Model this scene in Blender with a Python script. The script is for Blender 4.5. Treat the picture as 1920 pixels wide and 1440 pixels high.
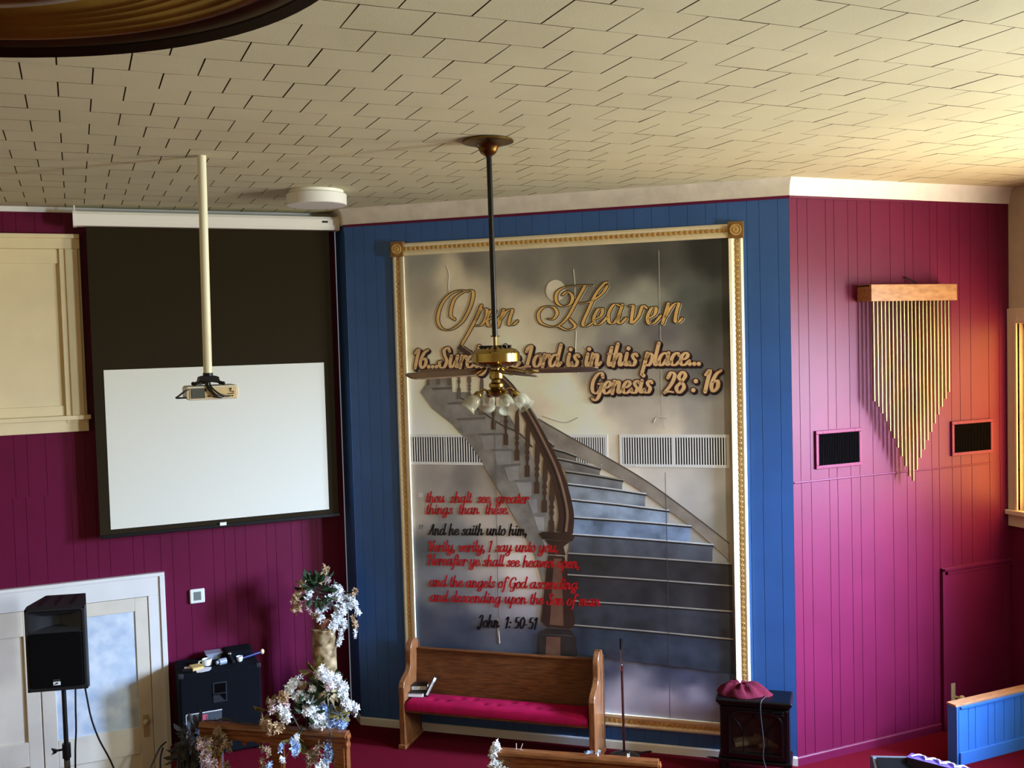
import bpy, bmesh, math, random
import numpy as np
from mathutils import Matrix, Vector

for o in list(bpy.data.objects):
    bpy.data.objects.remove(o)
SC = bpy.context.scene
COL = SC.collection
PI = math.pi

# ------------------------------------------------------------------ camera
cd = bpy.data.cameras.new('camera')
cd.sensor_width = 36.0
cd.lens = 35.312
cd.clip_start = 0.05
cam = bpy.data.objects.new('camera', cd)
COL.objects.link(cam)
_r = Vector((0.91638948, -0.39932022, -0.02781509))
_u = Vector((0.04313854, 0.02943648, 0.99863535))
_f = Vector((0.39795651, 0.91633883, -0.04420137))
cam.matrix_world = Matrix(((_r.x, _u.x, -_f.x, 0), (_r.y, _u.y, -_f.y, 0), (_r.z, _u.z, -_f.z, 4.38), (0, 0, 0, 1)))
SC.camera = cam

# ------------------------------------------------------------------ colour management, daylight
SC.view_settings.view_transform = 'Standard'
SC.view_settings.look = 'None'
SC.view_settings.gamma = 1.0
SC.view_settings.use_curve_mapping = False
SC.view_settings.exposure = -0.1

world = bpy.data.worlds.new('outdoors')
SC.world = world
world.use_nodes = True
bgn = world.node_tree.nodes['Background']
bgn.inputs[0].default_value = (0.75, 0.85, 1.0, 1)
bgn.inputs[1].default_value = 0.25


def area(name, loc, target, sx, sy, power, color, spread=180):
    l = bpy.data.lights.new(name, 'AREA')
    l.shape = 'RECTANGLE'
    l.size, l.size_y = sx, sy
    l.energy = power
    l.color = color
    l.spread = math.radians(spread)
    o = bpy.data.objects.new(name, l)
    COL.objects.link(o)
    o.location = loc
    d = Vector(target) - Vector(loc)
    o.rotation_euler = d.to_track_quat('-Z', 'Y').to_euler()
    return o


XRW = 8.11
# daylight and added fill at the outer face of reveals, deepened against grazing light:
# blue sky light falls in and down, whitish light comes level, warm light bounces up off the ground
XO = XRW + 0.40
area('daylight_window_2_sky', (XO, 3.9, 3.9), (XO - 3.4, 3.9 + 3.2, 3.9 - 2.3), 1.3, 1.9, 430, (0.38, 0.58, 1.0), 64)
area('daylight_window_2_level', (XO, 3.9, 3.75), (XO - 5, 7.0, 4.1), 1.3, 1.9, 190, (1.0, 0.96, 0.74), 150)
area('daylight_window_2_ground', (XO, 3.9, 3.6), (XO - 5, 4.6, 5.4), 1.3, 1.7, 110, (1.0, 0.92, 0.68), 170)
area('daylight_window_1_side', (XRW + 0.03, 5.42, 3.5), (XRW - 4, 5.7, 3.6), 0.20, 1.6, 42, (1.0, 0.90, 0.86), 180)
area('daylight_window_3_sky', (XO, 0.65, 3.8), (XO - 6, 4.5, 2.2), 1.25, 2.2, 640, (0.46, 0.72, 1.0), 150)  # added fill from an unseen window, brightens the blue wall
area('daylight_window_3_ground', (XO, 0.65, 3.7), (XO - 5, 3.5, 5.0), 1.25, 2.2, 470, (1.0, 0.90, 0.58), 170)  # added warm fill from the same unseen window, lifts the room's ambient

# ------------------------------------------------------------------ mesh helpers


def C(r, g, b):
    def f(c):
        c /= 255.0
        return c / 12.92 if c <= 0.04045 else ((c + 0.055) / 1.055) ** 2.4
    return (f(r), f(g), f(b), 1.0)


class MB:
    def __init__(self):
        self.v, self.f, self.c = [], [], []

    def add(self, vs, fs, M=None):
        n = len(self.v)
        if M is not None:
            vs = [tuple(M @ Vector(v)) for v in vs]
        self.v += [tuple(v) for v in vs]
        self.f += [tuple(i + n for i in f) for f in fs]
        return self

    def box(self, x0, x1, y0, y1, z0, z1, M=None):
        vs = [(x, y, z) for z in (z0, z1) for y in (y0, y1) for x in (x0, x1)]
        return self.add(vs, [(0, 2, 3, 1), (4, 5, 7, 6), (0, 1, 5, 4), (2, 6, 7, 3), (0, 4, 6, 2), (1, 3, 7, 5)], M)

    def prism(self, poly, y0, y1, M=None):
        """polygon in x,z extruded along y"""
        n = len(poly)
        vs = [(x, y0, z) for x, z in poly] + [(x, y1, z) for x, z in poly]
        fs = [tuple(range(n - 1, -1, -1)), tuple(range(n, 2 * n))]
        fs += [(i, (i + 1) % n, n + (i + 1) % n, n + i) for i in range(n)]
        return self.add(vs, fs, M)

    def slab(self, poly, z0, z1, M=None):
        """polygon in x,y extruded along z"""
        n = len(poly)
        vs = [(x, y, z0) for x, y in poly] + [(x, y, z1) for x, y in poly]
        fs = [tuple(range(n - 1, -1, -1)), tuple(range(n, 2 * n))]
        fs += [(i, (i + 1) % n, n + (i + 1) % n, n + i) for i in range(n)]
        return self.add(vs, fs, M)

    def ring(self, outer, inner, y0, y1, M=None):
        """frame between two loops of equal count in x,z"""
        n = len(outer)
        vs = [(x, y0, z) for x, z in outer] + [(x, y0, z) for x, z in inner] + [(x, y1, z) for x, z in outer] + [(x, y1, z) for x, z in inner]
        fs = []
        for i in range(n):
            j = (i + 1) % n
            fs += [(i, j, n + j, n + i), (2 * n + i, 3 * n + i, 3 * n + j, 2 * n + j), (i, 2 * n + i, 2 * n + j, j), (n + i, n + j, 3 * n + j, 3 * n + i)]
        return self.add(vs, fs, M)

    def lathe(self, prof, cx=0, cy=0, cz=0, seg=24, M=None, cap=True):
        """profile of (radius, z)"""
        vs, fs = [], []
        n = len(prof)
        for k in range(seg):
            a = 2 * PI * k / seg
            vs += [(cx + r * math.cos(a), cy + r * math.sin(a), cz + z) for r, z in prof]
        for k in range(seg):
            j = (k + 1) % seg
            fs += [(k * n + i, j * n + i, j * n + i + 1, k * n + i + 1) for i in range(n - 1)]
        if cap:
            fs += [tuple(k * n for k in range(seg - 1, -1, -1)), tuple(k * n + n - 1 for k in range(seg))]
        return self.add(vs, fs, M)

    def tube(self, pts, r, seg=8, M=None):
        pts = [Vector(q) for q in pts]
        m = len(pts)
        rs = r if isinstance(r, (list, tuple)) else [r] * m
        vs, fs = [], []
        prev = None
        for i, q in enumerate(pts):
            t = (pts[min(i + 1, m - 1)] - pts[max(i - 1, 0)]).normalized()
            if prev is None:
                prev = Vector((0, 0, 1)) if abs(t.z) < 0.9 else Vector((1, 0, 0))
            a = (prev - t * prev.dot(t)).normalized()
            b = t.cross(a)
            prev = a
            for k in range(seg):
                w = 2 * PI * k / seg
                vs.append(q + (a * math.cos(w) + b * math.sin(w)) * rs[i])
        for i in range(m - 1):
            for k in range(seg):
                j = (k + 1) % seg
                fs.append((i * seg + k, i * seg + j, (i + 1) * seg + j, (i + 1) * seg + k))
        fs += [tuple(range(seg - 1, -1, -1)), tuple((m - 1) * seg + k for k in range(seg))]
        return self.add(vs, fs, M)

    def poly(self, pts, y, M=None):
        return self.add([(x, y, z) for x, z in pts], [tuple(range(len(pts)))], M)

    def ball(self, c, r, seg=10, sz=1.0, M=None):
        n = seg // 2
        prof = [(max(1e-4, r * math.sin(PI * i / n)), -r * sz * math.cos(PI * i / n)) for i in range(n + 1)]
        return self.lathe(prof, c[0], c[1], c[2], seg, M)


def spline(pts, n=6, closed=False):
    pts = [Vector(p) for p in pts]
    m = len(pts)
    out = []
    for i in range(m if closed else m - 1):
        p0 = pts[(i - 1) % m] if closed or i > 0 else pts[0] * 2 - pts[1]
        p1, p2 = pts[i], pts[(i + 1) % m]
        p3 = pts[(i + 2) % m] if closed or i + 2 < m else p2 * 2 - p1
        for k in range(n):
            t = k / n
            out.append(0.5 * ((2 * p1) + (p2 - p0) * t + (2 * p0 - 5 * p1 + 4 * p2 - p3) * t * t + (3 * p1 - p0 - 3 * p2 + p3) * t ** 3))
    if not closed:
        out.append(pts[-1])
    return out


WORLD = Matrix.Identity(4)
BU = Vector((0.75863751, -0.65151295, 0))      # along the blue wall, left to right
BN = Vector((0.65151295, 0.75863751, 0))       # into the blue wall
B0 = Vector((2.42864638, 9.52473926, 0))
FB = Matrix(((BU.x, BN.x, 0, B0.x), (BU.y, BN.y, 0, B0.y), (0, 0, 1, 0), (0, 0, 0, 1)))
OFF = {}


def frame_at(x, y, deg, z=0):
    return Matrix.Translation((x, y, z)) @ Matrix.Rotation(math.radians(deg), 4, 'Z')


def tag(o, label=None, cat=None, group=None, kind=None):
    if label: o['label'] = label
    if cat: o['category'] = cat
    if group: o['group'] = group
    if kind: o['kind'] = kind
    return o


def thing(name, label, cat, frame=WORLD, off=(0, 0, 0), group=None):
    o = bpy.data.objects.new(name, None)
    o.empty_display_size = 0.1
    COL.objects.link(o)
    off = Vector(off)
    o.matrix_world = frame @ Matrix.Translation(off)
    OFF[o.name] = off
    return tag(o, label, cat, group)


def obj(name, mb, m, parent=None, frame=WORLD, off=(0, 0, 0), smooth=False, bevel=0, seg=2, sub=0, label=None, angle=40):
    me = bpy.data.meshes.new(name)
    off = OFF[parent.name] if parent is not None else Vector(off)
    me.from_pydata([(v[0] - off.x, v[1] - off.y, v[2] - off.z) for v in mb.v], [], mb.f)
    bm = bmesh.new()
    bm.from_mesh(me)
    bmesh.ops.recalc_face_normals(bm, faces=bm.faces)
    bm.to_mesh(me)
    bm.free()
    if isinstance(m, list):
        for q in m: me.materials.append(q)
    else:
        me.materials.append(m)
    o = bpy.data.objects.new(name, me)
    COL.objects.link(o)
    if parent is not None:
        o.parent = parent
    else:
        o.matrix_world = frame @ Matrix.Translation(off)
    OFF[o.name] = off
    if smooth:
        me.shade_smooth()
        if angle < 180:
            md = o.modifiers.new('edge', 'EDGE_SPLIT')
            md.split_angle = math.radians(angle)
    if bevel:
        md = o.modifiers.new('bevel', 'BEVEL')
        md.width, md.segments, md.limit_method = bevel, seg, 'ANGLE'
    if sub:
        md = o.modifiers.new('sub', 'SUBSURF')
        md.levels = md.render_levels = sub
    if label: o['label'] = label
    return o


def struct(name, mb, m, parent=None, frame=WORLD, off=(0, 0, 0), **k):
    o = obj(name, mb, m, parent, frame, off, **k)
    if parent is None:
        o['kind'] = 'structure'
    return o


# ------------------------------------------------------------------ materials
MATS = {}


def mat(name, rgb, rough=0.6, metal=0.0, var=0.0, scale=6.0, bump=0.0, bscale=80.0, spec=0.5, stretch=None, rgb2=None, coat=0, sheen=0):
    m = bpy.data.materials.new(name)
    m.use_nodes = True
    nt = m.node_tree
    b = nt.nodes['Principled BSDF']
    b.inputs['Roughness'].default_value = rough
    b.inputs['Metallic'].default_value = metal
    b.inputs['Specular IOR Level'].default_value = spec
    if coat: b.inputs['Coat Weight'].default_value = coat
    if sheen: b.inputs['Sheen Weight'].default_value = sheen
    c = C(*rgb)
    b.inputs['Base Color'].default_value = c
    tc = nt.nodes.new('ShaderNodeTexCoord')
    src = tc.outputs['Object']
    if stretch:
        mp = nt.nodes.new('ShaderNodeMapping')
        mp.inputs['Scale'].default_value = stretch
        nt.links.new(src, mp.inputs[0])
        src = mp.outputs[0]
    if var or rgb2:
        nz = nt.nodes.new('ShaderNodeTexNoise')
        nz.inputs['Scale'].default_value = scale
        nz.inputs['Detail'].default_value = 4
        nt.links.new(src, nz.inputs['Vector'])
        rp = nt.nodes.new('ShaderNodeValToRGB')
        rp.color_ramp.elements[0].position = 0.32
        rp.color_ramp.elements[1].position = 0.68
        if rgb2:
            rp.color_ramp.elements[0].color = C(*rgb2)
            rp.color_ramp.elements[1].color = c
        else:
            rp.color_ramp.elements[0].color = tuple(q * (1 - var) for q in c[:3]) + (1,)
            rp.color_ramp.elements[1].color = tuple(min(1, q * (1 + var)) for q in c[:3]) + (1,)
        nt.links.new(nz.outputs['Fac'], rp.inputs[0])
        nt.links.new(rp.outputs[0], b.inputs['Base Color'])
    if bump:
        n2 = nt.nodes.new('ShaderNodeTexNoise')
        n2.inputs['Scale'].default_value = bscale
        n2.inputs['Detail'].default_value = 3
        nt.links.new(src, n2.inputs['Vector'])
        bp = nt.nodes.new('ShaderNodeBump')
        bp.inputs['Strength'].default_value = bump
        bp.inputs['Distance'].default_value = 0.01
        nt.links.new(n2.outputs['Fac'], bp.inputs['Height'])
        nt.links.new(bp.outputs[0], b.inputs['Normal'])
    MATS[name] = m
    return m


def glass(name, rgb, opacity, rough=0.3):
    """thin pane: part see-through, part reflecting and scattering"""
    m = mat(name, rgb, rough)
    nt = m.node_tree
    b = nt.nodes['Principled BSDF']
    t = nt.nodes.new('ShaderNodeBsdfTransparent')
    mx = nt.nodes.new('ShaderNodeMixShader')
    mx.inputs[0].default_value = opacity
    nt.links.new(t.outputs[0], mx.inputs[1])
    nt.links.new(b.outputs[0], mx.inputs[2])
    nt.links.new(mx.outputs[0], nt.nodes['Material Output'].inputs[0])
    return m


def emitter(name, rgb, strength):
    m = mat(name, rgb, 0.4)
    b = m.node_tree.nodes['Principled BSDF']
    b.inputs['Emission Color'].default_value = C(*rgb)
    b.inputs['Emission Strength'].default_value = strength
    return m


burgundy = mat('burgundy_paint', (100, 18, 54), 0.46, spec=0.22, var=0.06, scale=3, bump=0.05, bscale=25)
blue = mat('blue_paint', (50, 92, 152), 0.40, var=0.06, scale=3, bump=0.05, bscale=25)
blue_b = mat('bright_blue_paint', (60, 128, 226), 0.42, var=0.05, scale=3)
plaster = mat('cream_plaster', (222, 212, 196), 0.75, var=0.10, scale=7, bump=0.25, bscale=18)
white = mat('white_trim', (232, 230, 224), 0.45, var=0.03, scale=4)
cream = mat('cream_paint', (232, 214, 170), 0.5, var=0.04, scale=3)
doorpaint = mat('door_paint', (226, 216, 196), 0.45, var=0.05, scale=5)
tile_m = mat('ceiling_tile', (202, 197, 164), 0.8, var=0.05, scale=1.2, bump=0.1, bscale=150)
tile_b = mat('tile_backing', (104, 74, 48), 0.9)
carpet = mat('red_carpet', (98, 8, 27), 0.95, spec=0.08, var=0.2, scale=60, bump=0.5, bscale=300)
greyplaster = mat('grey_plaster', (190, 172, 156), 0.8, var=0.08, scale=5, bump=0.3, bscale=12)
sill_m = mat('window_trim_paint', (214, 196, 178), 0.5)
black = mat('black_plastic', (13, 13, 15), 0.45, spec=0.35)
black_rough = mat('black_carpet_cover', (8, 11, 17), 0.95, spec=0.15, bump=0.4, bscale=200, var=0.2, scale=40)
dkgrey = mat('dark_grey_plastic', (30, 33, 37), 0.5, spec=0.4, bump=0.1, bscale=300)
grille_m = mat('speaker_grille', (3, 3, 4), 0.75, spec=0.12, bump=0.4, bscale=400)
brass = mat('antique_brass', (164, 140, 82), 0.2, metal=1.0, var=0.1, scale=9)
brass_dk = mat('dark_brass', (120, 92, 48), 0.3, metal=1.0, var=0.2, scale=9)
gold_tube = mat('gold_tube', (150, 136, 92), 0.28, metal=1.0)
rodm = mat('dark_rod', (24, 20, 17), 0.3, metal=0.4)
chrome = mat('chrome', (200, 200, 205), 0.18, metal=1.0)
wood_blade = mat('fan_blade_wood', (112, 80, 54), 0.4, rgb2=(84, 58, 38), scale=5, stretch=(2, 2, 8))
wood = mat('pew_oak', (116, 68, 34), 0.42, rgb2=(78, 40, 16), scale=6, stretch=(1.2, 6, 14), bump=0.05, bscale=40, spec=0.3)
wood_v = mat('pew_oak_upright', (146, 94, 54), 0.36, rgb2=(104, 60, 28), scale=6, stretch=(12, 12, 1.2), coat=0.2)
wood_rail = mat('rail_oak', (140, 84, 42), 0.4, rgb2=(98, 54, 24), scale=6, stretch=(1.5, 10, 10), coat=0.2)
wood_box = mat('chime_box_oak', (176, 128, 78), 0.45, rgb2=(142, 92, 50), scale=5, stretch=(2, 6, 6))
wood_cap = mat('cap_wood', (206, 160, 120), 0.5, rgb2=(176, 126, 88), scale=6, stretch=(2, 12, 8))
velvet = mat('red_velvet', (150, 6, 54), 0.9, var=0.14, scale=9, bump=0.2, bscale=60, spec=0.15)
redcloth = mat('maroon_cloth', (84, 8, 30), 0.85, spec=0.2, var=0.2, scale=14, bump=0.3, bscale=40)
ironblack = mat('cast_iron_black', (5, 5, 6), 0.3, spec=0.3, bump=0.06, bscale=90)
screen_b = mat('screen_black_cloth', (44, 36, 22), 0.9, spec=0.1)
screen_w = mat('screen_white_cloth', (226, 224, 208), 0.8)
case_w = mat('case_white_metal', (246, 242, 232), 0.4)
polepaint = mat('cream_pole_paint', (226, 220, 190), 0.45)
projm = mat('projector_shell', (226, 200, 150), 0.5)
projw = mat('projector_top_shell', (220, 214, 200), 0.5)
ventgrey = mat('vent_grey', (92, 92, 84), 0.6)
ventblack = mat('duct_darkness', (6, 4, 5), 0.95, spec=0.05)  # near-black for painted shade in vents and port, and for black louvres
purplevent = mat('purple_vent_paint', (112, 26, 62), 0.52, spec=0.24)
frosted = glass('frosted_glass', (206, 208, 192), 0.36, 0.12)
pane_c = glass('clear_pane', (230, 235, 240), 0.12, 0.05)
acrylic = glass('clear_acrylic', (200, 210, 220), 0.07, 0.05)
petal_w = mat('white_petal', (242, 244, 246), 0.6, var=0.05, scale=30)
petal_b = mat('pale_blue_petal', (176, 200, 240), 0.6, var=0.1, scale=30)
petal_t = mat('tan_petal', (190, 160, 124), 0.7, var=0.2, scale=30)
petal_p = mat('pinkish_petal', (214, 190, 190), 0.6, var=0.1, scale=30)
petal_d = mat('dry_petal', (150, 124, 98), 0.8, var=0.2, scale=30)
leaf_g = mat('green_leaf', (34, 58, 30), 0.5, var=0.3, scale=20)
leaf_o = mat('olive_leaf', (112, 100, 40), 0.55, var=0.3, scale=20)
leaf_dk = mat('dried_leaf', (58, 54, 50), 0.8, var=0.3, scale=20)
stone = mat('marbled_stone', (206, 180, 136), 0.35, rgb2=(92, 66, 36), scale=16, spec=0.4)
gilt = mat('gilt_paint', (206, 166, 100), 0.4, var=0.12, scale=14, metal=0.15)
gilt_hi = mat('gilt_cream_paint', (238, 222, 184), 0.45, var=0.05, scale=10)
gilt_dk = mat('dark_gilt_wood', (134, 96, 44), 0.45, var=0.15, scale=14)
paper = mat('white_paper', (240, 242, 246), 0.6)
yellow = mat('yellow_pad', (214, 184, 110), 0.6)
clearp = mat('cloudy_clear_plastic', (150, 158, 176), 0.25)
bluep = mat('blue_plastic', (30, 44, 110), 0.4)
beige = mat('beige_ball', (244, 214, 170), 0.5)
thermo = mat('thermostat_plastic', (236, 238, 240), 0.4)
lcd = mat('thermostat_display', (120, 130, 122), 0.3)
plaque = mat('door_knob_plate', (196, 176, 140), 0.4, metal=0.2)
purple_lit = mat('purple_case_cloth', (96, 78, 190), 0.5, var=0.1, scale=10)
purple_shaded = mat('dark_case_side', (28, 20, 46), 0.6)  # shaded copy of the case's purple for its sides; top takes the lit one
cable_m = mat('black_cable', (10, 10, 11), 0.5)
frost_door = mat('frosted_door_glass', (226, 234, 240), 0.35, scale=7, rgb2=(184, 202, 220))
firebrick = mat('fire_brick', (58, 40, 34), 0.8, var=0.2, scale=10)
logm = mat('fire_log', (160, 140, 104), 0.8, rgb2=(70, 56, 44), scale=12)
bookblk = mat('black_book_cover', (24, 22, 24), 0.5)
pages = mat('book_pages', (226, 226, 222), 0.7)

# ------------------------------------------------------------------ the room
CEIL = 5.67
YL, YP_, XR = 9.9, 6.844, 8.11
PLAT = 0.65
XE, YE, XW = 2.42, 9.9, -6.0

mb = MB().slab([(XW, -4), (XR, -4), (XR, YL), (XW, YL)], -0.1, 0)
struct('floor', mb, carpet)

plat = [(0.66, YL), (0.73, 9.28), (0.78, 8.35), (3.0, 6.45), (4.4, 5.3), (XR, 5.3), (XR, YP_), (5.55, YP_), (B0.x, B0.y), (2.40, YL)]
struct('floor_platform', MB().slab(plat, 0.0, PLAT), carpet)

# ceiling of square tiles laid in running bond, each with its own chamfer
rng = random.Random(3)
mb = MB()
TW, TH, G = 0.305, 0.3065, 0.007
for j in range(-29, 16):
    y0 = 5.0 + j * TH
    x = -0.17 + (TW / 2 if j % 2 else 0) - 20 * TW
    while x < XR:
        a, b, c, d = x + G / 2, x + TW - G / 2, y0 + 0.0025, y0 + TH - 0.0025
        z = CEIL
        t = [rng.uniform(-0.0016, 0.0010) for _ in range(4)]
        vs = [(a, c, z + .012), (b, c, z + .012), (b, d, z + .012), (a, d, z + .012), (a, c, z + t[0]), (b, c, z + t[1]), (b, d, z + t[2]), (a, d, z + t[3])]
        mb.add(vs, [(4, 5, 6, 7), (0, 1, 5, 4), (1, 2, 6, 5), (2, 3, 7, 6), (3, 0, 4, 7)])
        x += TW
n_t = len(mb.f)
mb.box(XW, XR + .3, -4, YL + .3, CEIL + 0.012, CEIL + 0.15)
ceil = struct('ceiling', mb, [tile_m, tile_b])
for i, pl in enumerate(ceil.data.polygons):
    pl.material_index = 0 if i < n_t and abs(pl.normal.z) > .7 else 1


def grooved(mb, frame, u0, u1, z0, z1, gs, w=0.006, d=0.003, back=0.12):
    pts = [(u0, 0)]
    for g in sorted(gs):
        if u0 + w < g < u1 - w:
            pts += [(g - w / 2, 0), (g - w / 4, d), (g + w / 4, d), (g + w / 2, 0)]
    pts.append((u1, 0))
    pts += [(u1, back), (u0, back)]
    mb.slab(pts, z0, z1, frame)


def panel_pattern(u0, u1, seed):
    """random-width grooving as on sheet panelling, 1.22 m repeat"""
    base = [0.0, 0.10, 0.30, 0.39, 0.54, 0.645, 0.795, 1.015, 1.12]
    out, k = [], math.floor((u0 - seed) / 1.22)
    while seed + k * 1.22 < u1:
        out += [seed + k * 1.22 + b for b in base]
        k += 1
    return out


SEAM = 3.095
FL = Matrix.Translation((0, YL, 0))
FP = Matrix.Translation((0, YP_, 0))
gl = panel_pattern(-6, 2.4, 0.12)
mb = MB()
grooved(mb, FL, XW, XE, 0, SEAM, gl)
grooved(mb, FL, XW, XE, SEAM, CEIL, [g + 0.03 for g in gl])
struct('wall_left', mb, burgundy)

gb = [3.507, 3.606, 3.761, 3.863, 4.016, 0.08, 0.19, 0.31, 0.47] + [0.47 + 0.155 * k for k in range(1, 20)]
mb = MB()
grooved(mb, FB, 0, 4.114, PLAT - .05, SEAM, gb)
grooved(mb, FB, 0, 4.114, SEAM, CEIL, [g + 0.006 for g in gb])
struct('wall_diagonal', mb, blue)
rl = 0.38
mb = MB().box(B0.x - 0.0, B0.x + 0.1, B0.y - 0.002, YL, PLAT - .05, CEIL)
struct('wall_return', mb, blue)

gp = [5.635, 5.739, 5.937, 6.027, 6.179, 6.282, 6.432, 6.654, 6.821, 6.921, 7.122, 7.211, 7.371, 7.479, 7.616, 7.845, 7.98]
mb = MB()
grooved(mb, FP, 5.552, XR, PLAT - .05, SEAM, [g + 0.004 for g in gp])
grooved(mb, FP, 5.552, XR, SEAM, CEIL, gp)
struct('wall_right_front', mb, burgundy)

# right side wall with window openings (y ranges) ; lower part burgundy, upper plaster
WIN = [(5.20, 6.73, 2.64, 4.40), (3.25, 4.60, 2.64, 4.95), (0.0, 1.3, 2.64, 4.95)]  # last opening is unseen, added to carry the fill lamps
mb, mlow = MB(), MB()
mlow.box(XR, XR + .45, -4, YP_, 0, 2.60)
ys = [-4] + [q for w in sorted(WIN) for q in w[:2]] + [YP_ + .1]
for i in range(0, len(ys), 2):
    mb.box(XR, XR + .45, ys[i], ys[i + 1], 2.60, CEIL)  # wall thickness made up to keep grazing light off the burgundy wall
for y0, y1, z0, z1 in WIN:
    mb.box(XR, XR + .45, y0, y1, 2.60, z0)
    mb.box(XR, XR + .45, y0, y1, z1, CEIL)
struct('wall_right', mb, greyplaster)
struct('wall_right_lower', mlow, burgundy)
struct('wall_far_left', MB().box(XW - .1, XW, -4, YL, 0, CEIL), cream)
struct('wall_rear', MB().box(XW, XR, -4.1, -4, 0, CEIL), cream)

# plaster cove crown over the blue wall and its neighbours
cove = [(0.0, 5.523), (-0.012, 5.523), (-0.016, 5.56), (-0.022, 5.60), (-0.036, 5.64), (-0.062, 5.672), (0.0, 5.675)]


def run(mb, prof, frame, u0, u1, e0=0, e1=0):
    """profile (y, z) swept along the wall; e0/e1 mitre: how much u grows per metre the profile stands out"""
    n = len(prof)
    vs = [(u0 + e0 * -y, y, z) for y, z in prof] + [(u1 + e1 * -y, y, z) for y, z in prof]
    fs = [tuple(range(n)), tuple(range(2 * n - 1, n - 1, -1))] + [(i, (i + 1) % n, n + (i + 1) % n, n + i) for i in range(n)]
    mb.add(vs, fs, frame)


FRT = Matrix(((0, 1, 0, B0.x), (-1, 0, 0, YL), (0, 0, 1, 0), (0, 0, 0, 1)))   # return wall: runs from the left wall toward the room
struct('trim_1', (lambda m: (run(m, cove, FB, 0, 4.114, -0.45, 0.36), m)[1])(MB()), plaster, smooth=True)
struct('trim_2', (lambda m: (run(m, cove, FP, 5.552, XR, -0.36, 0), m)[1])(MB()), mat('white_plaster', (236, 232, 228), 0.7, var=0.05, scale=7, bump=0.15, bscale=18), smooth=True)
struct('trim_3', (lambda m: (run(m, cove, FRT, 0, YL - B0.y, 0, 0.45), m)[1])(MB()), plaster, smooth=True)
bead = [(0.0, 5.500), (-0.012, 5.502), (-0.014, 5.522), (0.0, 5.524)]
struct('trim_4', (lambda m: (run(m, bead, FB, 0, 4.114, -0.45, 0.36), run(m, bead, FP, 5.552, 7.0, -0.36, 0), m)[2])(MB()), burgundy)
struct('trim_5', MB().box(XW, 2.40, YL - 0.03, YL, 5.625, 5.672), white)
mb = MB()
bd = [(0.0, SEAM - .008), (-0.006, SEAM - .006), (-0.008, SEAM), (-0.006, SEAM + .006), (0.0, SEAM + .008)]
run(mb, bd, FP, 5.56, 7.86)
struct('trim_6', mb, burgundy)
# skirting
bs = [(0.0, PLAT), (-0.016, PLAT), (-0.016, PLAT + .066), (-0.010, PLAT + .076), (0.0, PLAT + .078)]
struct('baseboard_diagonal', (lambda m: (run(m, bs, FB, 0, 4.114, -0.45, 0.36), m)[1])(MB()), white)
struct('baseboard_return', (lambda m: (run(m, bs, FRT, 0, YL - B0.y, 0, 0.45), m)[1])(MB()), white)
struct('baseboard_right', (lambda m: (run(m, bs, FP, 5.552, 7.20, -0.36, 0), m)[1])(MB()), burgundy)
struct('baseboard_left', MB().box(0.67, 2.40, YL - .014, YL, PLAT, PLAT + .07), burgundy)

# ------------------------------------------------------------------ left wall: blind window
x1w, zt, zb = 0.085, 5.42, 3.68
wn = struct('window_1', MB().box(-2.6, -0.06, YL - 0.012, YL - 0.002, 3.80, 5.24), cream)
fr = MB()
fr.box(-2.75, x1w, YL - .06, YL, 5.30, 5.415)
fr.box(-2.75, x1w, YL - .085, YL, 5.39, 5.43)
fr.box(-0.09, x1w, YL - .05, YL, 3.74, 5.30)
fr.box(-0.04, x1w - .02, YL - .065, YL - .05, 3.80, 5.30)
fr.box(-2.6, -0.09, YL - .03, YL - .012, 5.17, 5.30)
fr.box(-2.6, -0.09, YL - .026, YL - .012, 3.80, 3.90)
struct('window_frame', fr, cream, wn, bevel=.006)
sl = MB()
sl.box(-2.75, x1w + .03, YL - .10, YL, 3.77, 3.81)
sl.box(-2.75, x1w + .01, YL - .045, YL, 3.66, 3.77)
struct('window_sill', sl, cream, wn, bevel=.006)

# ------------------------------------------------------------------ left wall: pair of white doors
dr = struct('door_1', MB().box(-2.35, 0.55, YL - .012, YL - .002, 0.0, 2.10), doorpaint)
cs = MB()
cs.box(0.53, 0.636, YL - .045, YL, 0.0, 2.09)
cs.box(0.636, 0.682, YL - .06, YL, 0.0, 2.266)
cs.box(-2.5, 0.636, YL - .045, YL, 2.09, 2.266)
cs.box(-2.5, 0.682, YL - .06, YL, 2.266, 2.30)
struct('door_frame', cs, white, dr, bevel=.004)


def leaf(name, x0, x1, glass_top):
    m = MB()
    y0, y1 = YL - .036, YL - .012
    st = 0.115
    m.box(x0, x0 + st, y0, y1, 0.02, 2.085)
    m.box(x1 - st, x1, y0, y1, 0.02, 2.085)
    rails = [(0.02, 0.26), (0.62, 0.87), (1.96, 2.085)] if glass_top else [(0.02, 0.26), (0.68, 0.90), (1.86, 2.085)]
    for z0, z1 in rails:
        m.box(x0 + st, x1 - st, y0, y1, z0, z1)
    return struct(name, m, doorpaint, dr, bevel=.004)


lf = leaf('door_leaf', -0.40, 0.525, True)
struct('door_glass', MB().box(-0.29, 0.415, YL - .024, YL - .014, 0.87, 1.965), frost_door, lf)
kn = MB().box(0.44, 0.49, YL - .042, YL - .036, 0.77, 0.98)
kn.ball((0.468, YL - .085, 0.925), 0.03)
kn.tube([(0.468, YL - .036, 0.925), (0.468, YL - .085, 0.925)], 0.012)
struct('door_handle', kn, plaque, lf, smooth=True)
leaf('door_leaf', -1.34, -0.41, False)

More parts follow.
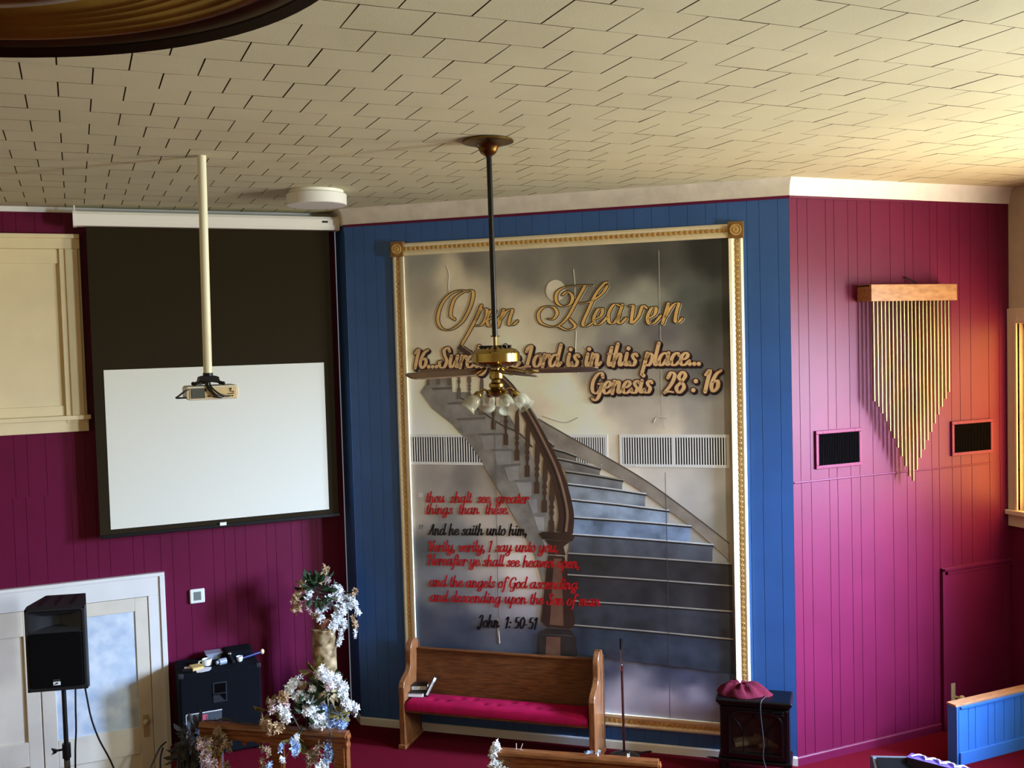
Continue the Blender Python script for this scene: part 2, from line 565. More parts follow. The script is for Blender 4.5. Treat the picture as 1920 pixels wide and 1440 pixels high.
# ------------------------------------------------------------------ right front wall: burgundy door
dr2 = struct('door_2', MB().box(7.29, 8.02, YP_ - .016, YP_ - .002, PLAT, 2.10), burgundy)
cs = MB()
cs.box(7.215, 7.245, YP_ - .03, YP_, PLAT, 2.165)
cs.box(7.245, 7.29, YP_ - .02, YP_, PLAT, 2.135)
cs.box(7.215, XR, YP_ - .03, YP_, 2.14, 2.17)
cs.box(7.245, XR, YP_ - .02, YP_, 2.10, 2.14)
cs.box(8.02, 8.07, YP_ - .02, YP_, PLAT, 2.10)
struct('door_frame', cs, burgundy, dr2, bevel=.003)
kn = MB().box(7.315, 7.365, YP_ - .022, YP_ - .016, 0.90, 1.08)
kn.ball((7.39, YP_ - .075, 0.945), 0.032)
kn.tube([(7.375, YP_ - .016, 0.945), (7.39, YP_ - .075, 0.945)], 0.012)
struct('door_handle', kn, plaque, dr2, smooth=True)

# ------------------------------------------------------------------ right wall windows
amber = emitter('amber_glass', (255, 190, 84), 11.0)
for k, (y0, y1, z0, z1) in enumerate(WIN):
    m = MB()
    c = 0.14
    px_ = XR + (.07 if k == 0 else .41)
    ya, yb = max(y0 - c, y0 - c), min(y1 + c, YP_ - .002)
    m.box(XR - .03, XR, y0 - c, y0, z0, z1 + c)
    m.box(XR - .03, XR, y1, yb, z0, z1 + c)
    m.box(XR - .03, XR, y0, y1, z1, z1 + c)
    m.box(XR - .045, XR, y0 - .03, y0, z0, z1 + .03)
    m.box(XR - .045, XR, y1, y1 + .03, z0, z1 + .03)
    m.box(XR - .045, XR, y0, y1, z1, z1 + .03)
    w = struct('window_%d' % (k + 2), m, sill_m, bevel=.004)
    s = MB().box(XR - .075, XR + .02, y0 - c - .02, min(y1 + c + .02, YP_ - .002), z0 - .045, z0)
    s.box(XR - .03, XR, y0 - c, min(y1 + c, YP_ - .002), z0 - .16, z0 - .045)
    struct('window_sill', s, sill_m, w, bevel=.006)
    m = MB()
    m.box(px_ - .015, px_ + .025, y0, y0 + .05, z0, z1)
    m.box(px_ - .015, px_ + .025, y1 - .05, y1, z0, z1)
    m.box(px_ - .015, px_ + .025, y0, y1, z0, z0 + .05)
    m.box(px_ - .015, px_ + .025, y0, y1, z1 - .05, z1)
    m.box(px_ - .015, px_ + .025, y0, y1, (z0 + z1) / 2 - .025, (z0 + z1) / 2 + .025)
    struct('window_sash', m, sill_m, w)
    m = MB().box(px_, px_ + .008, (5.6 if k == 0 else y0), y1, z0, z1)
    struct('window_pane', m, amber if k == 0 else pane_c, w)

# ------------------------------------------------------------------ knee wall on the right
kw = struct('wall_knee', MB().box(6.74, XR, 6.23, 6.33, PLAT, 1.15), blue_b)
m = MB()
grooved(m, Matrix.Translation((0, 6.226, 0)), 6.76, XR - .01, PLAT + .11, 1.145, [6.87, 6.95, 7.10, 7.18, 7.29, 7.42, 7.5, 7.7, 7.85], w=.006, d=.004, back=.006)
struct('panelling', m, blue_b, kw)
struct('cap', MB().box(6.735, XR, 6.235, 6.335, 1.15, 1.17), wood_cap, kw, bevel=.004)
struct('cap_trim', MB().box(6.775, XR, 6.212, 6.226, 1.135, 1.155), blue_b, kw)
struct('baseboard', MB().box(6.762, XR, 6.210, 6.226, PLAT, PLAT + .11), blue_b, kw, bevel=.004)

# ------------------------------------------------------------------ mural on the blue wall
MU0, MU1, MZ0, MZ1 = 0.50, 3.735, 0.862, 5.317
mural = thing('mural', 'tall cloud and staircase mural with scripture lettering in a gilt frame on the blue wall', 'mural', FB, ((MU0 + MU1) / 2, 0, MZ0))
FW = 0.118


def inside(c):
    return [(c[0] - FW, c[1] - FW)]


# printed picture: soft cloudscape
nrg = np.random.RandomState(5)


def fbm(nu, nv, octs=((4, 1.0), (8, .6), (16, .38), (32, .22), (64, .12))):
    out = np.zeros((nv, nu))
    for n, a in octs:
        g = nrg.rand(int(n * 1.4) + 2, n + 2)
        yy = np.linspace(0, g.shape[0] - 1.001, nv)
        xx = np.linspace(0, g.shape[1] - 1.001, nu)
        iy, ix = yy.astype(int), xx.astype(int)
        fy, fx = (yy - iy)[:, None], (xx - ix)[None, :]
        fy, fx = fy * fy * (3 - 2 * fy), fx * fx * (3 - 2 * fx)
        q = g[iy][:, ix] * (1 - fy) * (1 - fx) + g[iy + 1][:, ix] * fy * (1 - fx) + g[iy][:, ix + 1] * (1 - fy) * fx + g[iy + 1][:, ix + 1] * fy * fx
        out += a * (q - 0.5)
    return out


CTRL = [
    ((0.728,5.115), 120, 118, 110), ((1.098,4.973), 182, 170, 146), ((1.391,5.131), 104, 98, 90), ((1.772,5.016), 92, 88, 82), ((2.368,5.011), 84, 82, 76), ((2.848,5.035), 60, 58, 56),
    ((3.495,5.071), 30, 30, 30), ((3.26,4.692), 66, 68, 66), ((3.528,4.407), 46, 46, 42), ((2.837,4.567), 138, 136, 122), ((2.351,4.345), 150, 142, 124), ((1.856,4.407), 186, 174, 150),
    ((1.138,4.575), 182, 168, 142), ((0.757,4.387), 156, 146, 126), ((0.717,4.79), 130, 122, 108), ((2.973,4.329), 84, 80, 80), ((2.592,4.292), 104, 98, 94), ((3.43,4.04), 78, 74, 72), ((2.825,4.027), 140, 130, 116),
    ((2.092,3.869), 214, 198, 168), ((1.591,4.071), 204, 188, 160), ((2.333,3.626), 208, 194, 166), ((3.007,3.719), 150, 140, 126), ((3.38,3.809), 104, 100, 94), ((0.796,3.933), 196, 180, 152),
    ((0.729,3.58), 200, 184, 156), ((1.054,3.63), 196, 180, 154), ((0.767,3.098), 120, 112, 106), ((1.143,3.078), 112, 106, 100), ((1.454,2.933), 146, 134, 122), ((0.756,2.766), 152, 142, 132), ((1.29,2.729), 156, 144, 132),
    ((1.018,2.519), 96, 98, 100), ((0.745,2.434), 80, 84, 88), ((1.28,2.377), 152, 142, 134), ((1.694,2.292), 180, 168, 158), ((0.843,2.13), 112, 112, 116), ((1.269,2.023), 122, 120, 124), ((1.684,1.943), 146, 142, 146),
    ((0.723,1.791), 60, 66, 80), ((1.154,1.763), 58, 64, 80), ((1.675,1.642), 58, 64, 80), ((0.984,1.472), 46, 52, 68), ((1.775,1.523), 54, 60, 76),
    ((2.477,3.53), 202, 188, 166), ((3.051,3.577), 172, 158, 138), ((3.467,3.577), 130, 122, 112), ((2.564,3.099), 172, 162, 150), ((3.273,3.015), 148, 142, 134), ((3.522,2.833), 118, 114, 106), ((3.041,3.106), 160, 152, 142),
    ((3.007,1.483), 34, 42, 58), ((2.524,1.401), 40, 46, 60), ((2.767,1.408), 36, 44, 60), ((3.239,1.327), 40, 46, 62), ((3.517,1.319), 46, 50, 66), ((2.957,1.345), 40, 46, 62), ((2.423,1.296), 98, 98, 108), ((2.765,1.331), 104, 102, 110), ((3.194,1.391), 60, 64, 80), ((3.404,1.406), 44, 50, 66), ((2.955,1.238), 66, 66, 80),
    ((2.663,1.118), 130, 124, 130), ((2.999,1.097), 138, 130, 136), ((3.283,1.168), 134, 130, 142), ((3.42,1.036), 112, 112, 126), ((2.514,1.008), 120, 118, 126), ((3.538,1.236), 96, 98, 116)]
NU, NV = 110, 150
u0, u1, z0, z1 = MU0 + FW, MU1 - FW, MZ0 + FW, MZ1 - FW
gu, gz = np.meshgrid(np.linspace(u0, u1, NU), np.linspace(z0, z1, NV))
nx, nz_ = fbm(NU, NV), fbm(NU, NV)
wu, wz = gu + 0.22 * nx, gz + 0.22 * nz_
acc, ws = np.zeros((NV, NU, 3)), np.zeros((NV, NU))
for (cu, cz), r, g, b in CTRL:
    w = 1.0 / (((wu - cu) ** 2 + (wz - cz) ** 2) + 0.006) ** 1.7
    acc += w[..., None] * np.array(C(r, g, b)[:3])
    ws += w
pic = acc / ws[..., None] * (1 + 0.42 * fbm(NU, NV))[..., None]
PGAIN = np.array((1.95, 2.02, 2.06))
mb = MB()
mb.v = [(float(a), -0.0185, float(b)) for a, b in zip(gu.ravel(), gz.ravel())]
mb.f = [(j * NU + i, j * NU + i + 1, (j + 1) * NU + i + 1, (j + 1) * NU + i) for j in range(NV - 1) for i in range(NU - 1)]
print_m = mat('printed_vinyl', (200, 200, 200), 0.34, bump=0.12, bscale=5)
_nt = print_m.node_tree
_a = _nt.nodes.new('ShaderNodeVertexColor')
_a.layer_name = 'print'
_nt.links.new(_a.outputs[0], _nt.nodes['Principled BSDF'].inputs['Base Color'])
picture = obj('picture', mb, print_m, mural)
ca = picture.data.color_attributes.new('print', 'FLOAT_COLOR', 'POINT')
cols = np.ones((NV * NU, 4))
cols[:, :3] = np.clip(pic.reshape(-1, 3) * PGAIN, 0, 0.9)
ca.data.foreach_set('color', cols.ravel())
picture.data.shade_smooth()

INKS = {}


def ink(r, g, b):
    k = (r, g, b)
    if k not in INKS:
        INKS[k] = mat('ink_%d_%d_%d' % k, lift(k), 0.36, var=0.12, scale=7)
    return INKS[k]


def lift(k):
    f = min(1.3, 232 / max(k))
    return tuple(q * f for q in k)


def art(name, polys, lay, col, parent=mural, rgb2=None):
    m = MB()
    for q in polys:
        m.poly(q, -0.0232 - 0.0003 * lay)
    mm = mat(name + '_ink', lift(col), 0.36, rgb2=lift(rgb2), scale=5) if rgb2 else ink(*col)
    return obj(name, m, mm, parent)


def strip(pts, w0, w1=None):
    """ribbon polygons along points (u,z)"""
    s = spline([(p[0], 0, p[1]) for p in pts], 6)
    n = len(s)
    ls, rs = [], []
    for i, q in enumerate(s):
        t = (s[min(i + 1, n - 1)] - s[max(i - 1, 0)]).normalized()
        w = (w0 + ((w1 if w1 is not None else w0) - w0) * i / (n - 1)) / 2
        nn = Vector((-t.z, 0, t.x)) * w
        ls.append((q.x + nn.x, q.z + nn.z))
        rs.append((q.x - nn.x, q.z - nn.z))
    return [[ls[i], ls[i + 1], rs[i + 1], rs[i]] for i in range(n - 1)]


# the printed moon, the stair's flank, wall string, steps, balusters, handrail and newel
mc, mr = ((2.082,4.809)), 0.092
art('printed_moon', [[(mc[0] + mr * math.cos(a * PI / 12), mc[1] + mr * 1.05 * math.sin(a * PI / 12)) for a in range(24)]], 0, (186, 180, 160))
flank = [(0.865,4.063), (1.057,4.06), (1.063,3.905), (1.243,3.903), (1.27,3.778), (1.562,3.766), (1.645,3.628), (1.829,3.284), (1.967,2.943), (2.033,2.601), (1.993,2.058), (1.917,2.054),
         (1.857,2.274), (1.801,2.445), (1.728,2.577), (1.63,2.753), (1.532,2.924), (1.432,3.082), (1.333,3.255), (1.232,3.404), (1.053,3.604), (0.854,3.756), (0.741,3.909)]
art('printed_stair_flank', [flank], 1, (122, 118, 110), rgb2=(84, 80, 76))
art('printed_wall_string', [[(1.764,3.848), (1.885,3.652), (2.206,3.472), (2.52,3.3), (2.876,3.089), (3.268,2.804), (3.576,2.564), (3.582,2.406), (3.443,2.536), (3.253,2.7), (3.064,2.832), (2.864,2.975), (2.661,3.1), (2.46,3.208), (2.241,3.307), (1.928,3.373)]], 1, (128, 120, 108), rgb2=(98, 90, 82))
art('printed_string_edge', strip([(1.885,3.652), (2.206,3.472), (2.52,3.3), (2.876,3.089), (3.268,2.804), (3.576,2.564)], .012), 2, (70, 62, 56))
SL = [(1.931,3.471), (2.024,3.374), (2.056,3.286), (2.128,3.17), (2.15,3.054), (2.166,2.913), (2.172,2.752), (2.168,2.595), (2.134,2.418), (2.118,2.221), (2.167,1.982), (2.146,1.76), (2.205,1.497)]
SR = [(2.029,3.403), (2.241,3.307), (2.459,3.198), (2.661,3.095), (2.864,2.975), (3.064,2.832), (3.253,2.7), (3.443,2.541), (3.595,2.378), (3.596,2.186), (3.592,1.961), (3.597,1.717), (3.601,1.42)]
RC = [((92, 82, 74), (70, 62, 56)), ((100, 94, 88), (76, 70, 66)), ((110, 106, 102), (80, 76, 74)), ((122, 124, 126), (84, 84, 84)), ((138, 148, 158), (90, 96, 102)), ((142, 158, 176), (96, 108, 122)), ((116, 134, 158), (74, 86, 102)),
      ((76, 80, 88), (52, 54, 58)), ((46, 46, 48), (34, 34, 34)), ((48, 48, 50), (32, 32, 34)), ((52, 56, 62), (34, 36, 40)), ((50, 58, 70), (32, 38, 46))]
for i in range(12):
    a, b, c, d = SL[i], SR[i], SR[i + 1], SL[i + 1]
    x = b[0] - 0.012
    dr_ = [a, b, (x, b[1] - .03), (x - .004, c[1] + (b[0] - c[0]) * 0 + .0), d] if c[0] > b[0] + .05 else [a, b, (c[0], c[1]), d]
    art('printed_step', [dr_], 2 + i * .25, RC[i][0], rgb2=RC[i][1])
    st = strip([a, ((a[0] + b[0]) / 2, (a[1] + b[1]) / 2 + .004), b], .020)
    o_ = art('printed_nosing', st, 6, (30, 28, 28))
    st = strip([(a[0], a[1] + .010), ((a[0] + b[0]) / 2, (a[1] + b[1]) / 2 + .014), (b[0], b[1] + .009)], .012)
    art('printed_nosing_light', st, 6.5, (166, 170, 172) if 3 < i < 8 else (128, 124, 116))
lt = [((0.85,3.948), (1.054,3.955)), ((0.996,3.81), (1.24,3.818)), ((1.092,3.66), (1.382,3.673)), ((1.294,3.519), (1.554,3.525)), ((1.415,3.375), (1.638,3.377)), ((1.52,3.227), (1.706,3.244)), ((1.629,3.09), (1.824,3.093)), ((1.738,2.933), (1.876,2.941)), ((1.79,2.777), (1.937,2.775)), ((1.856,2.596), (1.957,2.599))]
for i, (a, b) in enumerate(lt):
    t = i / 9
    art('printed_tread_end', [[a, b, (b[0], b[1] - .022), (a[0] + .02, a[1] - .022)]], 3, (int(74 + 30 * t), int(70 + 32 * t), int(66 + 34 * t)))
    art('printed_step_block', [[(a[0] + .03, a[1] - .024), (b[0] - .02, b[1] - .024), (b[0] - .02, b[1] - .15), (a[0] + .07, a[1] - .15)]], 3, (int(118 + 24 * t), int(114 + 26 * t), int(108 + 30 * t)), rgb2=(int(94 + 24 * t), int(90 + 26 * t), int(86 + 30 * t)))
bal = [((0.826,4.184), (0.819,3.973)), ((0.934,4.202), (0.926,3.977)), ((1.049,4.305), (1.038,3.97)), ((1.14,4.327), (1.125,3.839)), ((1.234,4.127), (1.23,3.828)), ((1.357,4.05), (1.341,3.688)), ((1.47,3.974), (1.457,3.554)), ((1.586,3.899), (1.572,3.411)), ((1.689,3.736), (1.676,3.268)), ((1.788,3.628), (1.769,3.117)), ((1.875,3.481), (1.856,2.965)), ((1.947,3.325), (1.922,2.795)), ((2.007,3.139), (1.983,2.609))]
for i, (a, b) in enumerate(bal):
    w = .034 + .018 * i / 12
    h = a[1] - b[1]
    pf = [(0, .5), (.15, .9), (.42, 1.0), (.5, .55), (.56, 1.0), (.6, .5), (.66, .9), (.72, .45), (.78, .5), (.80, 1.0), (1, 1.0)]
    L_ = [(a[0] + (b[0] - a[0]) * t - w * k / 2, a[1] - h * t) for t, k in pf]
    R_ = [(a[0] + (b[0] - a[0]) * t + w * k / 2, a[1] - h * t) for t, k in pf]
    art('printed_baluster', [[L_[j], R_[j], R_[j + 1], L_[j + 1]] for j in range(len(pf) - 1)], 7, (60, 42, 34) if i > 5 else (84, 72, 62))
art('printed_lower_rail', strip([(1.115,3.869), (1.322,3.738), (1.526,3.604), (1.703,3.52), (1.827,3.392)], .012), 6.8, (52, 44, 40))
rail = [(1.14,4.337), (1.361,4.174), (1.589,3.983), (1.712,3.814), (1.824,3.628), (1.929,3.422), (2.034,3.189), (2.098,2.97), (2.128,2.775), (2.109,2.613)]
art('printed_handrail', strip(rail, .06, .155), 8, (52, 34, 28))
art('printed_handrail_gleam', strip([(q[0] + .012, q[1] + .012) for q in rail], .012, .024), 8.4, (112, 88, 74))
art('printed_handrail_groove', strip([(q[0] - .012, q[1] - .008) for q in rail[3:]], .008, .02), 8.4, (28, 18, 16))
art('printed_newel_post', [[(1.866,2.596), (1.907,2.617), (2.159,2.615), (2.203,2.577), (2.177,2.537), (1.9,2.548)],
                           [(1.915,2.543), (2.157,2.536), (2.095,2.485), (1.975,2.491)], [(1.975,2.491), (2.095,2.485), (2.113,2.407), (1.947,2.411)],
                           [(1.947,2.401), (2.103,2.397), (2.187,1.782), (1.864,1.788)], [(1.864,1.788), (2.187,1.782), (2.136,1.729), (1.924,1.737)]], 9, (54, 36, 30), rgb2=(34, 24, 20))
art('printed_newel_facet', [[(2.002,2.374), (2.072,2.376), (2.076,1.756), (1.945,1.758)], [(1.911,1.647), (2.043,1.65), (2.037,1.436), (1.895,1.436)]], 9.5, (98, 70, 56), rgb2=(76, 52, 42))
art('printed_newel_base', [[(1.913,1.726), (2.136,1.725), (2.184,1.673), (1.841,1.672)], [(1.84,1.662), (2.194,1.664), (2.188,1.437), (1.829,1.432)]], 9.2, (46, 40, 38), rgb2=(30, 26, 26))

# gilt frame: four mouldings with egg-and-dart beading, corner rosette blocks
rails = [('h', MZ1 - FW - .004, MZ1 - .004), ('h', MZ0, MZ0 + FW), ('v', MU0, MU0 + FW), ('v', MU1 - FW, MU1)]
PROF = [(0, .022, 'a'), (.018, .034, 'a'), (.034, .030, 'b'), (.045, .022, 'b'), (.066, .022, 'b'), (.078, .032, 'a'), (.095, .044, 'a'), (FW, .048, 'a')]
for kind, a, b in rails:
    m = MB()
    ln0, ln1 = (MU0 + FW, MU1 - FW) if kind == 'h' else (MZ0 + FW, MZ1 - FW)
    if a == MZ0:
        ln0, ln1 = MU0, MU1
    flip = (a > 3 and kind == 'h') or (kind == 'v' and a > 3)
    pr = [((q if not flip else FW - q), h) for q, h, _ in PROF]
    # outer edge sits low in the profile: q runs from the outside in for bottom and left
    if kind == 'h':
        vs = [(ln0, -h, a + q) for q, h in pr] + [(ln1, -h, a + q) for q, h in pr]
    else:
        vs = [(a + q, -h, ln0) for q, h in pr] + [(a + q, -h, ln1) for q, h in pr]
    n = len(pr)
    m.add(vs, [(i, i + 1, n + i + 1, n + i) for i in range(n - 1)])
    if kind == 'h':
        m.add([(ln0, 0, a + pr[0][0]), (ln1, 0, a + pr[0][0]), (ln1, -pr[0][1], a + pr[0][0]), (ln0, -pr[0][1], a + pr[0][0]), (ln0, 0, a + pr[-1][0]), (ln1, 0, a + pr[-1][0]), (ln1, -pr[-1][1], a + pr[-1][0]), (ln0, -pr[-1][1], a + pr[-1][0])], [(0, 1, 2, 3), (4, 5, 6, 7)])
    else:
        m.add([(a + pr[0][0], 0, ln0), (a + pr[0][0], 0, ln1), (a + pr[0][0], -pr[0][1], ln1), (a + pr[0][0], -pr[0][1], ln0), (a + pr[-1][0], 0, ln0), (a + pr[-1][0], 0, ln1), (a + pr[-1][0], -pr[-1][1], ln1), (a + pr[-1][0], -pr[-1][1], ln0)], [(0, 1, 2, 3), (4, 5, 6, 7)])
    rail_o = obj('frame_rail', m, gilt_hi, mural)
    m = MB()
    mid = a + (.052 if not flip else FW - .052)
    s = ln0 + .02
    while s < ln1 - .02:
        for k, w in ((0, .019), (.024, .008)):
            c = (s + k, -.022, mid) if kind == 'h' else (mid, -.022, s + k)
            sc = Matrix.Translation(c) @ Matrix.Diagonal((w * (1 if kind == 'h' else 1.2), .016, w * (1.3 if kind == 'h' else .9), 1))
            m.ball((0, 0, 0), 1.0, 6, M=sc)
        s += .046
    e0, e1 = (.035, .068) if not flip else (FW - .068, FW - .035)
    if kind == 'h':
        m.box(ln0, ln1, -.026, -.012, a + e0, a + e1)
    else:
        m.box(a + e0, a + e1, -.026, -.012, ln0, ln1)
    obj('beading', m, gilt, rail_o)
for u in (MU0 - .006, MU1 - FW - .004):
    m = MB().box(u, u + FW + .012, -.058, 0, MZ1 - FW - .012, MZ1 + .012)
    cb = obj('corner_block', m, gilt_dk, mural, bevel=.004)
    m = MB()
    R90 = Matrix.Translation((u + FW / 2 + .006, -.058, MZ1 - FW / 2)) @ Matrix.Rotation(PI / 2, 4, 'X')
    m.lathe([(.05, 0), (.048, .010), (.040, .010), (.036, .003), (.028, .004), (.024, .012), (.012, .013), (.008, .006), (.002, .012)], seg=24, M=R90)
    obj('rosette', m, gilt, cb, smooth=True)

# ------------------------------------------------------------------ script lettering (drawn strokes)
GL = {
 'a': (1.0, [[(.72, .82), (.45, 1), (.16, .78), (.05, .36), (.2, .02), (.46, .12), (.70, .55)], [(.76, 1), (.70, .36), (.80, .03), (1.04, .3)]]),
 'c': (.76, [[(.66, .78), (.48, 1), (.2, .82), (.06, .4), (.2, .04), (.48, .05), (.78, .35)]]),
 'd': (1.0, [[(.72, .82), (.45, 1), (.16, .78), (.05, .36), (.2, .02), (.46, .12), (.70, .55)], [(.84, 1.8), (.75, 1), (.70, .36), (.80, .03), (1.04, .3)]]),
 'e': (.74, [[(.1, .45), (.42, .52), (.60, .78), (.42, 1), (.18, .82), (.06, .4), (.2, .04), (.48, .05), (.78, .35)]]),
 'f': (.58, [[(.82, 1.55), (.66, 1.8), (.46, 1.6), (.36, 1), (.28, .2), (.2, -.45), (.02, -.66)], [(.1, .98), (.66, .98)]]),
 'g': (1.0, [[(.72, .82), (.45, 1), (.16, .78), (.05, .36), (.2, .02), (.46, .12), (.70, .55)], [(.76, 1), (.70, .2), (.60, -.45), (.34, -.66), (.1, -.45), (.35, -.15), (1.04, .3)]]),
 'h': (.98, [[(.28, 1.8), (.18, .9), (.13, 0)], [(.15, .45), (.38, .95), (.62, .95), (.64, .5), (.62, .2), (.74, .03), (1.0, .3)]]),
 'i': (.44, [[(.18, 1), (.13, .34), (.24, .03), (.48, .3)], 'dot', (.24, 1.42)]),
 'l': (.44, [[(.28, 1.8), (.15, .5), (.24, .03), (.48, .3)]]),
 'm': (1.3, [[(.16, 1), (.12, 0)], [(.14, .5), (.34, .96), (.54, .92), (.54, .5), (.50, 0)], [(.53, .5), (.74, .96), (.94, .92), (.95, .5), (.93, .2), (1.05, .03), (1.32, .3)]]),
 'n': (.94, [[(.16, 1), (.12, 0)], [(.14, .5), (.36, .96), (.58, .93), (.60, .5), (.58, .2), (.70, .03), (.96, .3)]]),
 'o': (.76, [[(.5, 1), (.2, .85), (.05, .4), (.22, .02), (.52, .1), (.68, .52), (.5, 1)], [(.5, .97), (.6, .8), (.86, .78)]]),
 'p': (.84, [[(.28, 1), (.18, .2), (.04, -.7)], [(.2, .5), (.42, .97), (.70, .85), (.72, .4), (.52, .02), (.22, .12)]]),
 'r': (.66, [[(.16, 1), (.12, 0)], [(.14, .5), (.34, .94), (.56, .98), (.62, .76)]]),
 's': (.66, [[(.60, .82), (.44, 1), (.24, .84), (.32, .62), (.52, .38), (.42, .05), (.14, .04), (.06, .24)]]),
 't': (.48, [[(.28, 1.5), (.15, .45), (.26, .03), (.52, .3)], [(0, 1), (.50, 1)]]),
 'u': (.98, [[(.16, 1), (.11, .36), (.24, .03), (.48, .2), (.66, .62)], [(.74, 1), (.68, .34), (.78, .03), (1.02, .3)]]),
 'v': (.76, [[(.08, .95), (.22, .4), (.30, .02), (.54, .4), (.62, .9), (.84, .82)]]),
 'y': (.96, [[(.16, 1), (.11, .36), (.24, .03), (.48, .2), (.66, .62)], [(.74, 1), (.66, .1), (.54, -.45), (.28, -.66), (.05, -.45), (.3, -.15), (1.0, .3)]]),
 'A': (1.05, [[(-.05, .1), (.2, .15), (.5, .9), (.78, 1.75), (.78, .6), (.84, .05), (1.08, .25)], [(.3, .66), (.84, .66)]]),
 'G': (1.05, [[(.92, 1.35), (.74, 1.72), (.38, 1.55), (.1, .95), (.16, .25), (.48, .02), (.80, .3), (.88, .8)], [(.56, .80), (1.0, .84)], [(.88, .8), (.78, -.2), (.5, -.55), (.2, -.4)]]),
 'H': (1.2, [[(.0, 1.35), (.14, 1.7), (.4, 1.7), (.3, .9), (.14, 0)], [(1.1, 1.78), (.95, .9), (.86, .2), (1.0, .03), (1.25, .3)], [(.22, .88), (.98, .92)]]),
 'I': (.58, [[(.36, 1.72), (.26, .8), (.14, 0)], [(.06, 1.6), (.40, 1.72)]]),
 'J': (.78, [[(.1, 1.4), (.3, 1.72), (.58, 1.68), (.5, .8), (.38, .0), (.16, -.36), (-.04, -.2), (.1, .05)]]),
 'L': (.74, [[(.0, 1.3), (.14, 1.62), (.42, 1.74), (.34, .9), (.20, .06)], [(.02, .06), (.2, .1), (.5, .0)]]),
 'S': (.9, [[(.84, 1.42), (.64, 1.74), (.32, 1.5), (.44, 1.05), (.68, .6), (.5, .06), (.14, .06), (.0, .45), (.16, .55)]]),
 'V': (.92, [[(.0, 1.5), (.2, 1.7), (.3, 1.1), (.36, .05), (.66, .8), (.86, 1.74), (1.0, 1.6)]]),
 '0': (.86, [[(.46, 1.62), (.14, 1.2), (.1, .45), (.36, 0), (.68, .45), (.74, 1.2), (.46, 1.62)]]),
 '1': (.56, [[(.08, 1.3), (.38, 1.62), (.30, .8), (.22, 0)]]),
 '2': (.86, [[(.14, 1.2), (.36, 1.6), (.68, 1.36), (.5, .7), (.04, .06)], [(.04, .06), (.4, .12), (.76, .06)]]),
 '5': (.86, [[(.80, 1.6), (.3, 1.56), (.2, .9), (.5, 1.0), (.68, .6), (.46, .04), (.08, .14)]]),
 '6': (.84, [[(.70, 1.55), (.34, 1.25), (.1, .5), (.3, 0), (.62, .3), (.56, .8), (.2, .7)]]),
 '8': (.86, [[(.46, .86), (.18, 1.22), (.42, 1.6), (.70, 1.3), (.46, .86), (.1, .4), (.38, 0), (.72, .4), (.46, .86)]]),
 '.': (.36, ['dot', (.12, .1)]), ',': (.34, [[(.16, .16), (.14, -.02), (.02, -.26)], 'dot', (.16, .12)]),
 ':': (.42, ['dot', (.16, .16), 'dot', (.26, .84)]), '-': (.6, [[(.06, .55), (.48, .55)]]), ' ': (.5, []),
}


def stroke(m, pts, thick, thin, grow, y, xf):
    s = spline([(p[0], 0, p[1]) for p in pts], 7)
    n = len(s)
    qs = [Vector(xf(q.x, q.z)) for q in s]
    ls, rs = [], []
    for i in range(n):
        t = (qs[min(i + 1, n - 1)] - qs[max(i - 1, 0)])
        d = (s[min(i + 1, n - 1)] - s[max(i - 1, 0)]).normalized()
        t.normalize()
        w = (thin + (thick - thin) * abs(d.z) ** 1.3) / 2 + grow
        nn = Vector((-t.y, t.x)) * w
        ls.append(qs[i] + nn)
        rs.append(qs[i] - nn)
    for i in range(n - 1):
        m.add([(ls[i].x, y, ls[i].y), (ls[i + 1].x, y, ls[i + 1].y), (rs[i + 1].x, y, rs[i + 1].y), (rs[i].x, y, rs[i].y)], [(0, 1, 2, 3)])
    for q, k in ((qs[0], 0), (qs[-1], n - 1)):
        r = (ls[k] - rs[k]).length / 2
        m.add([(q.x + r * math.cos(a * PI / 4), y, q.y + r * math.sin(a * PI / 4)) for a in range(8)], [tuple(range(8))])


def layout(text):
    return sum(GL[c][0] for c in text)


def letters(name, text, p0, p1, xh, layers, thick=.30, thin=.13, slant=.16, jit=0):
    """text from p0 to p1 (baseline ends, metres on the wall); layers: (ink, grow, du, dz, level)"""
    W = layout(text)
    sx = (p1[0] - p0[0]) / W
    dz = (p1[1] - p0[1]) / (p1[0] - p0[0])
    out = []
    for li, (inkc, grow, du, ddz, lev) in enumerate(layers):
        m = MB()
        pen = 0
        y = -.0265 - .0004 * lev
        for ch in text:
            adv, st = GL[ch]
            def xf(x, z, pen=pen):
                X = p0[0] + (pen + x) * sx + slant * z * xh + du
                return (X, p0[1] + (X - p0[0]) * dz + z * xh + ddz)
            k = 0
            while k < len(st):
                if st[k] == 'dot':
                    cx, cz = st[k + 1]
                    q = xf(cx, cz)
                    r = thick * xh * .58 + grow
                    m.add([(q[0] + r * math.cos(a * PI / 5), y, q[1] + r * math.sin(a * PI / 5)) for a in range(10)], [tuple(range(10))])
                    k += 2
                else:
                    stroke(m, st[k], thick * xh, thin * xh, grow, y, xf)
                    k += 1
            pen += adv
        o = obj(name, m, inkc, mural if not out else out[0])
        out.append(o)
    return out


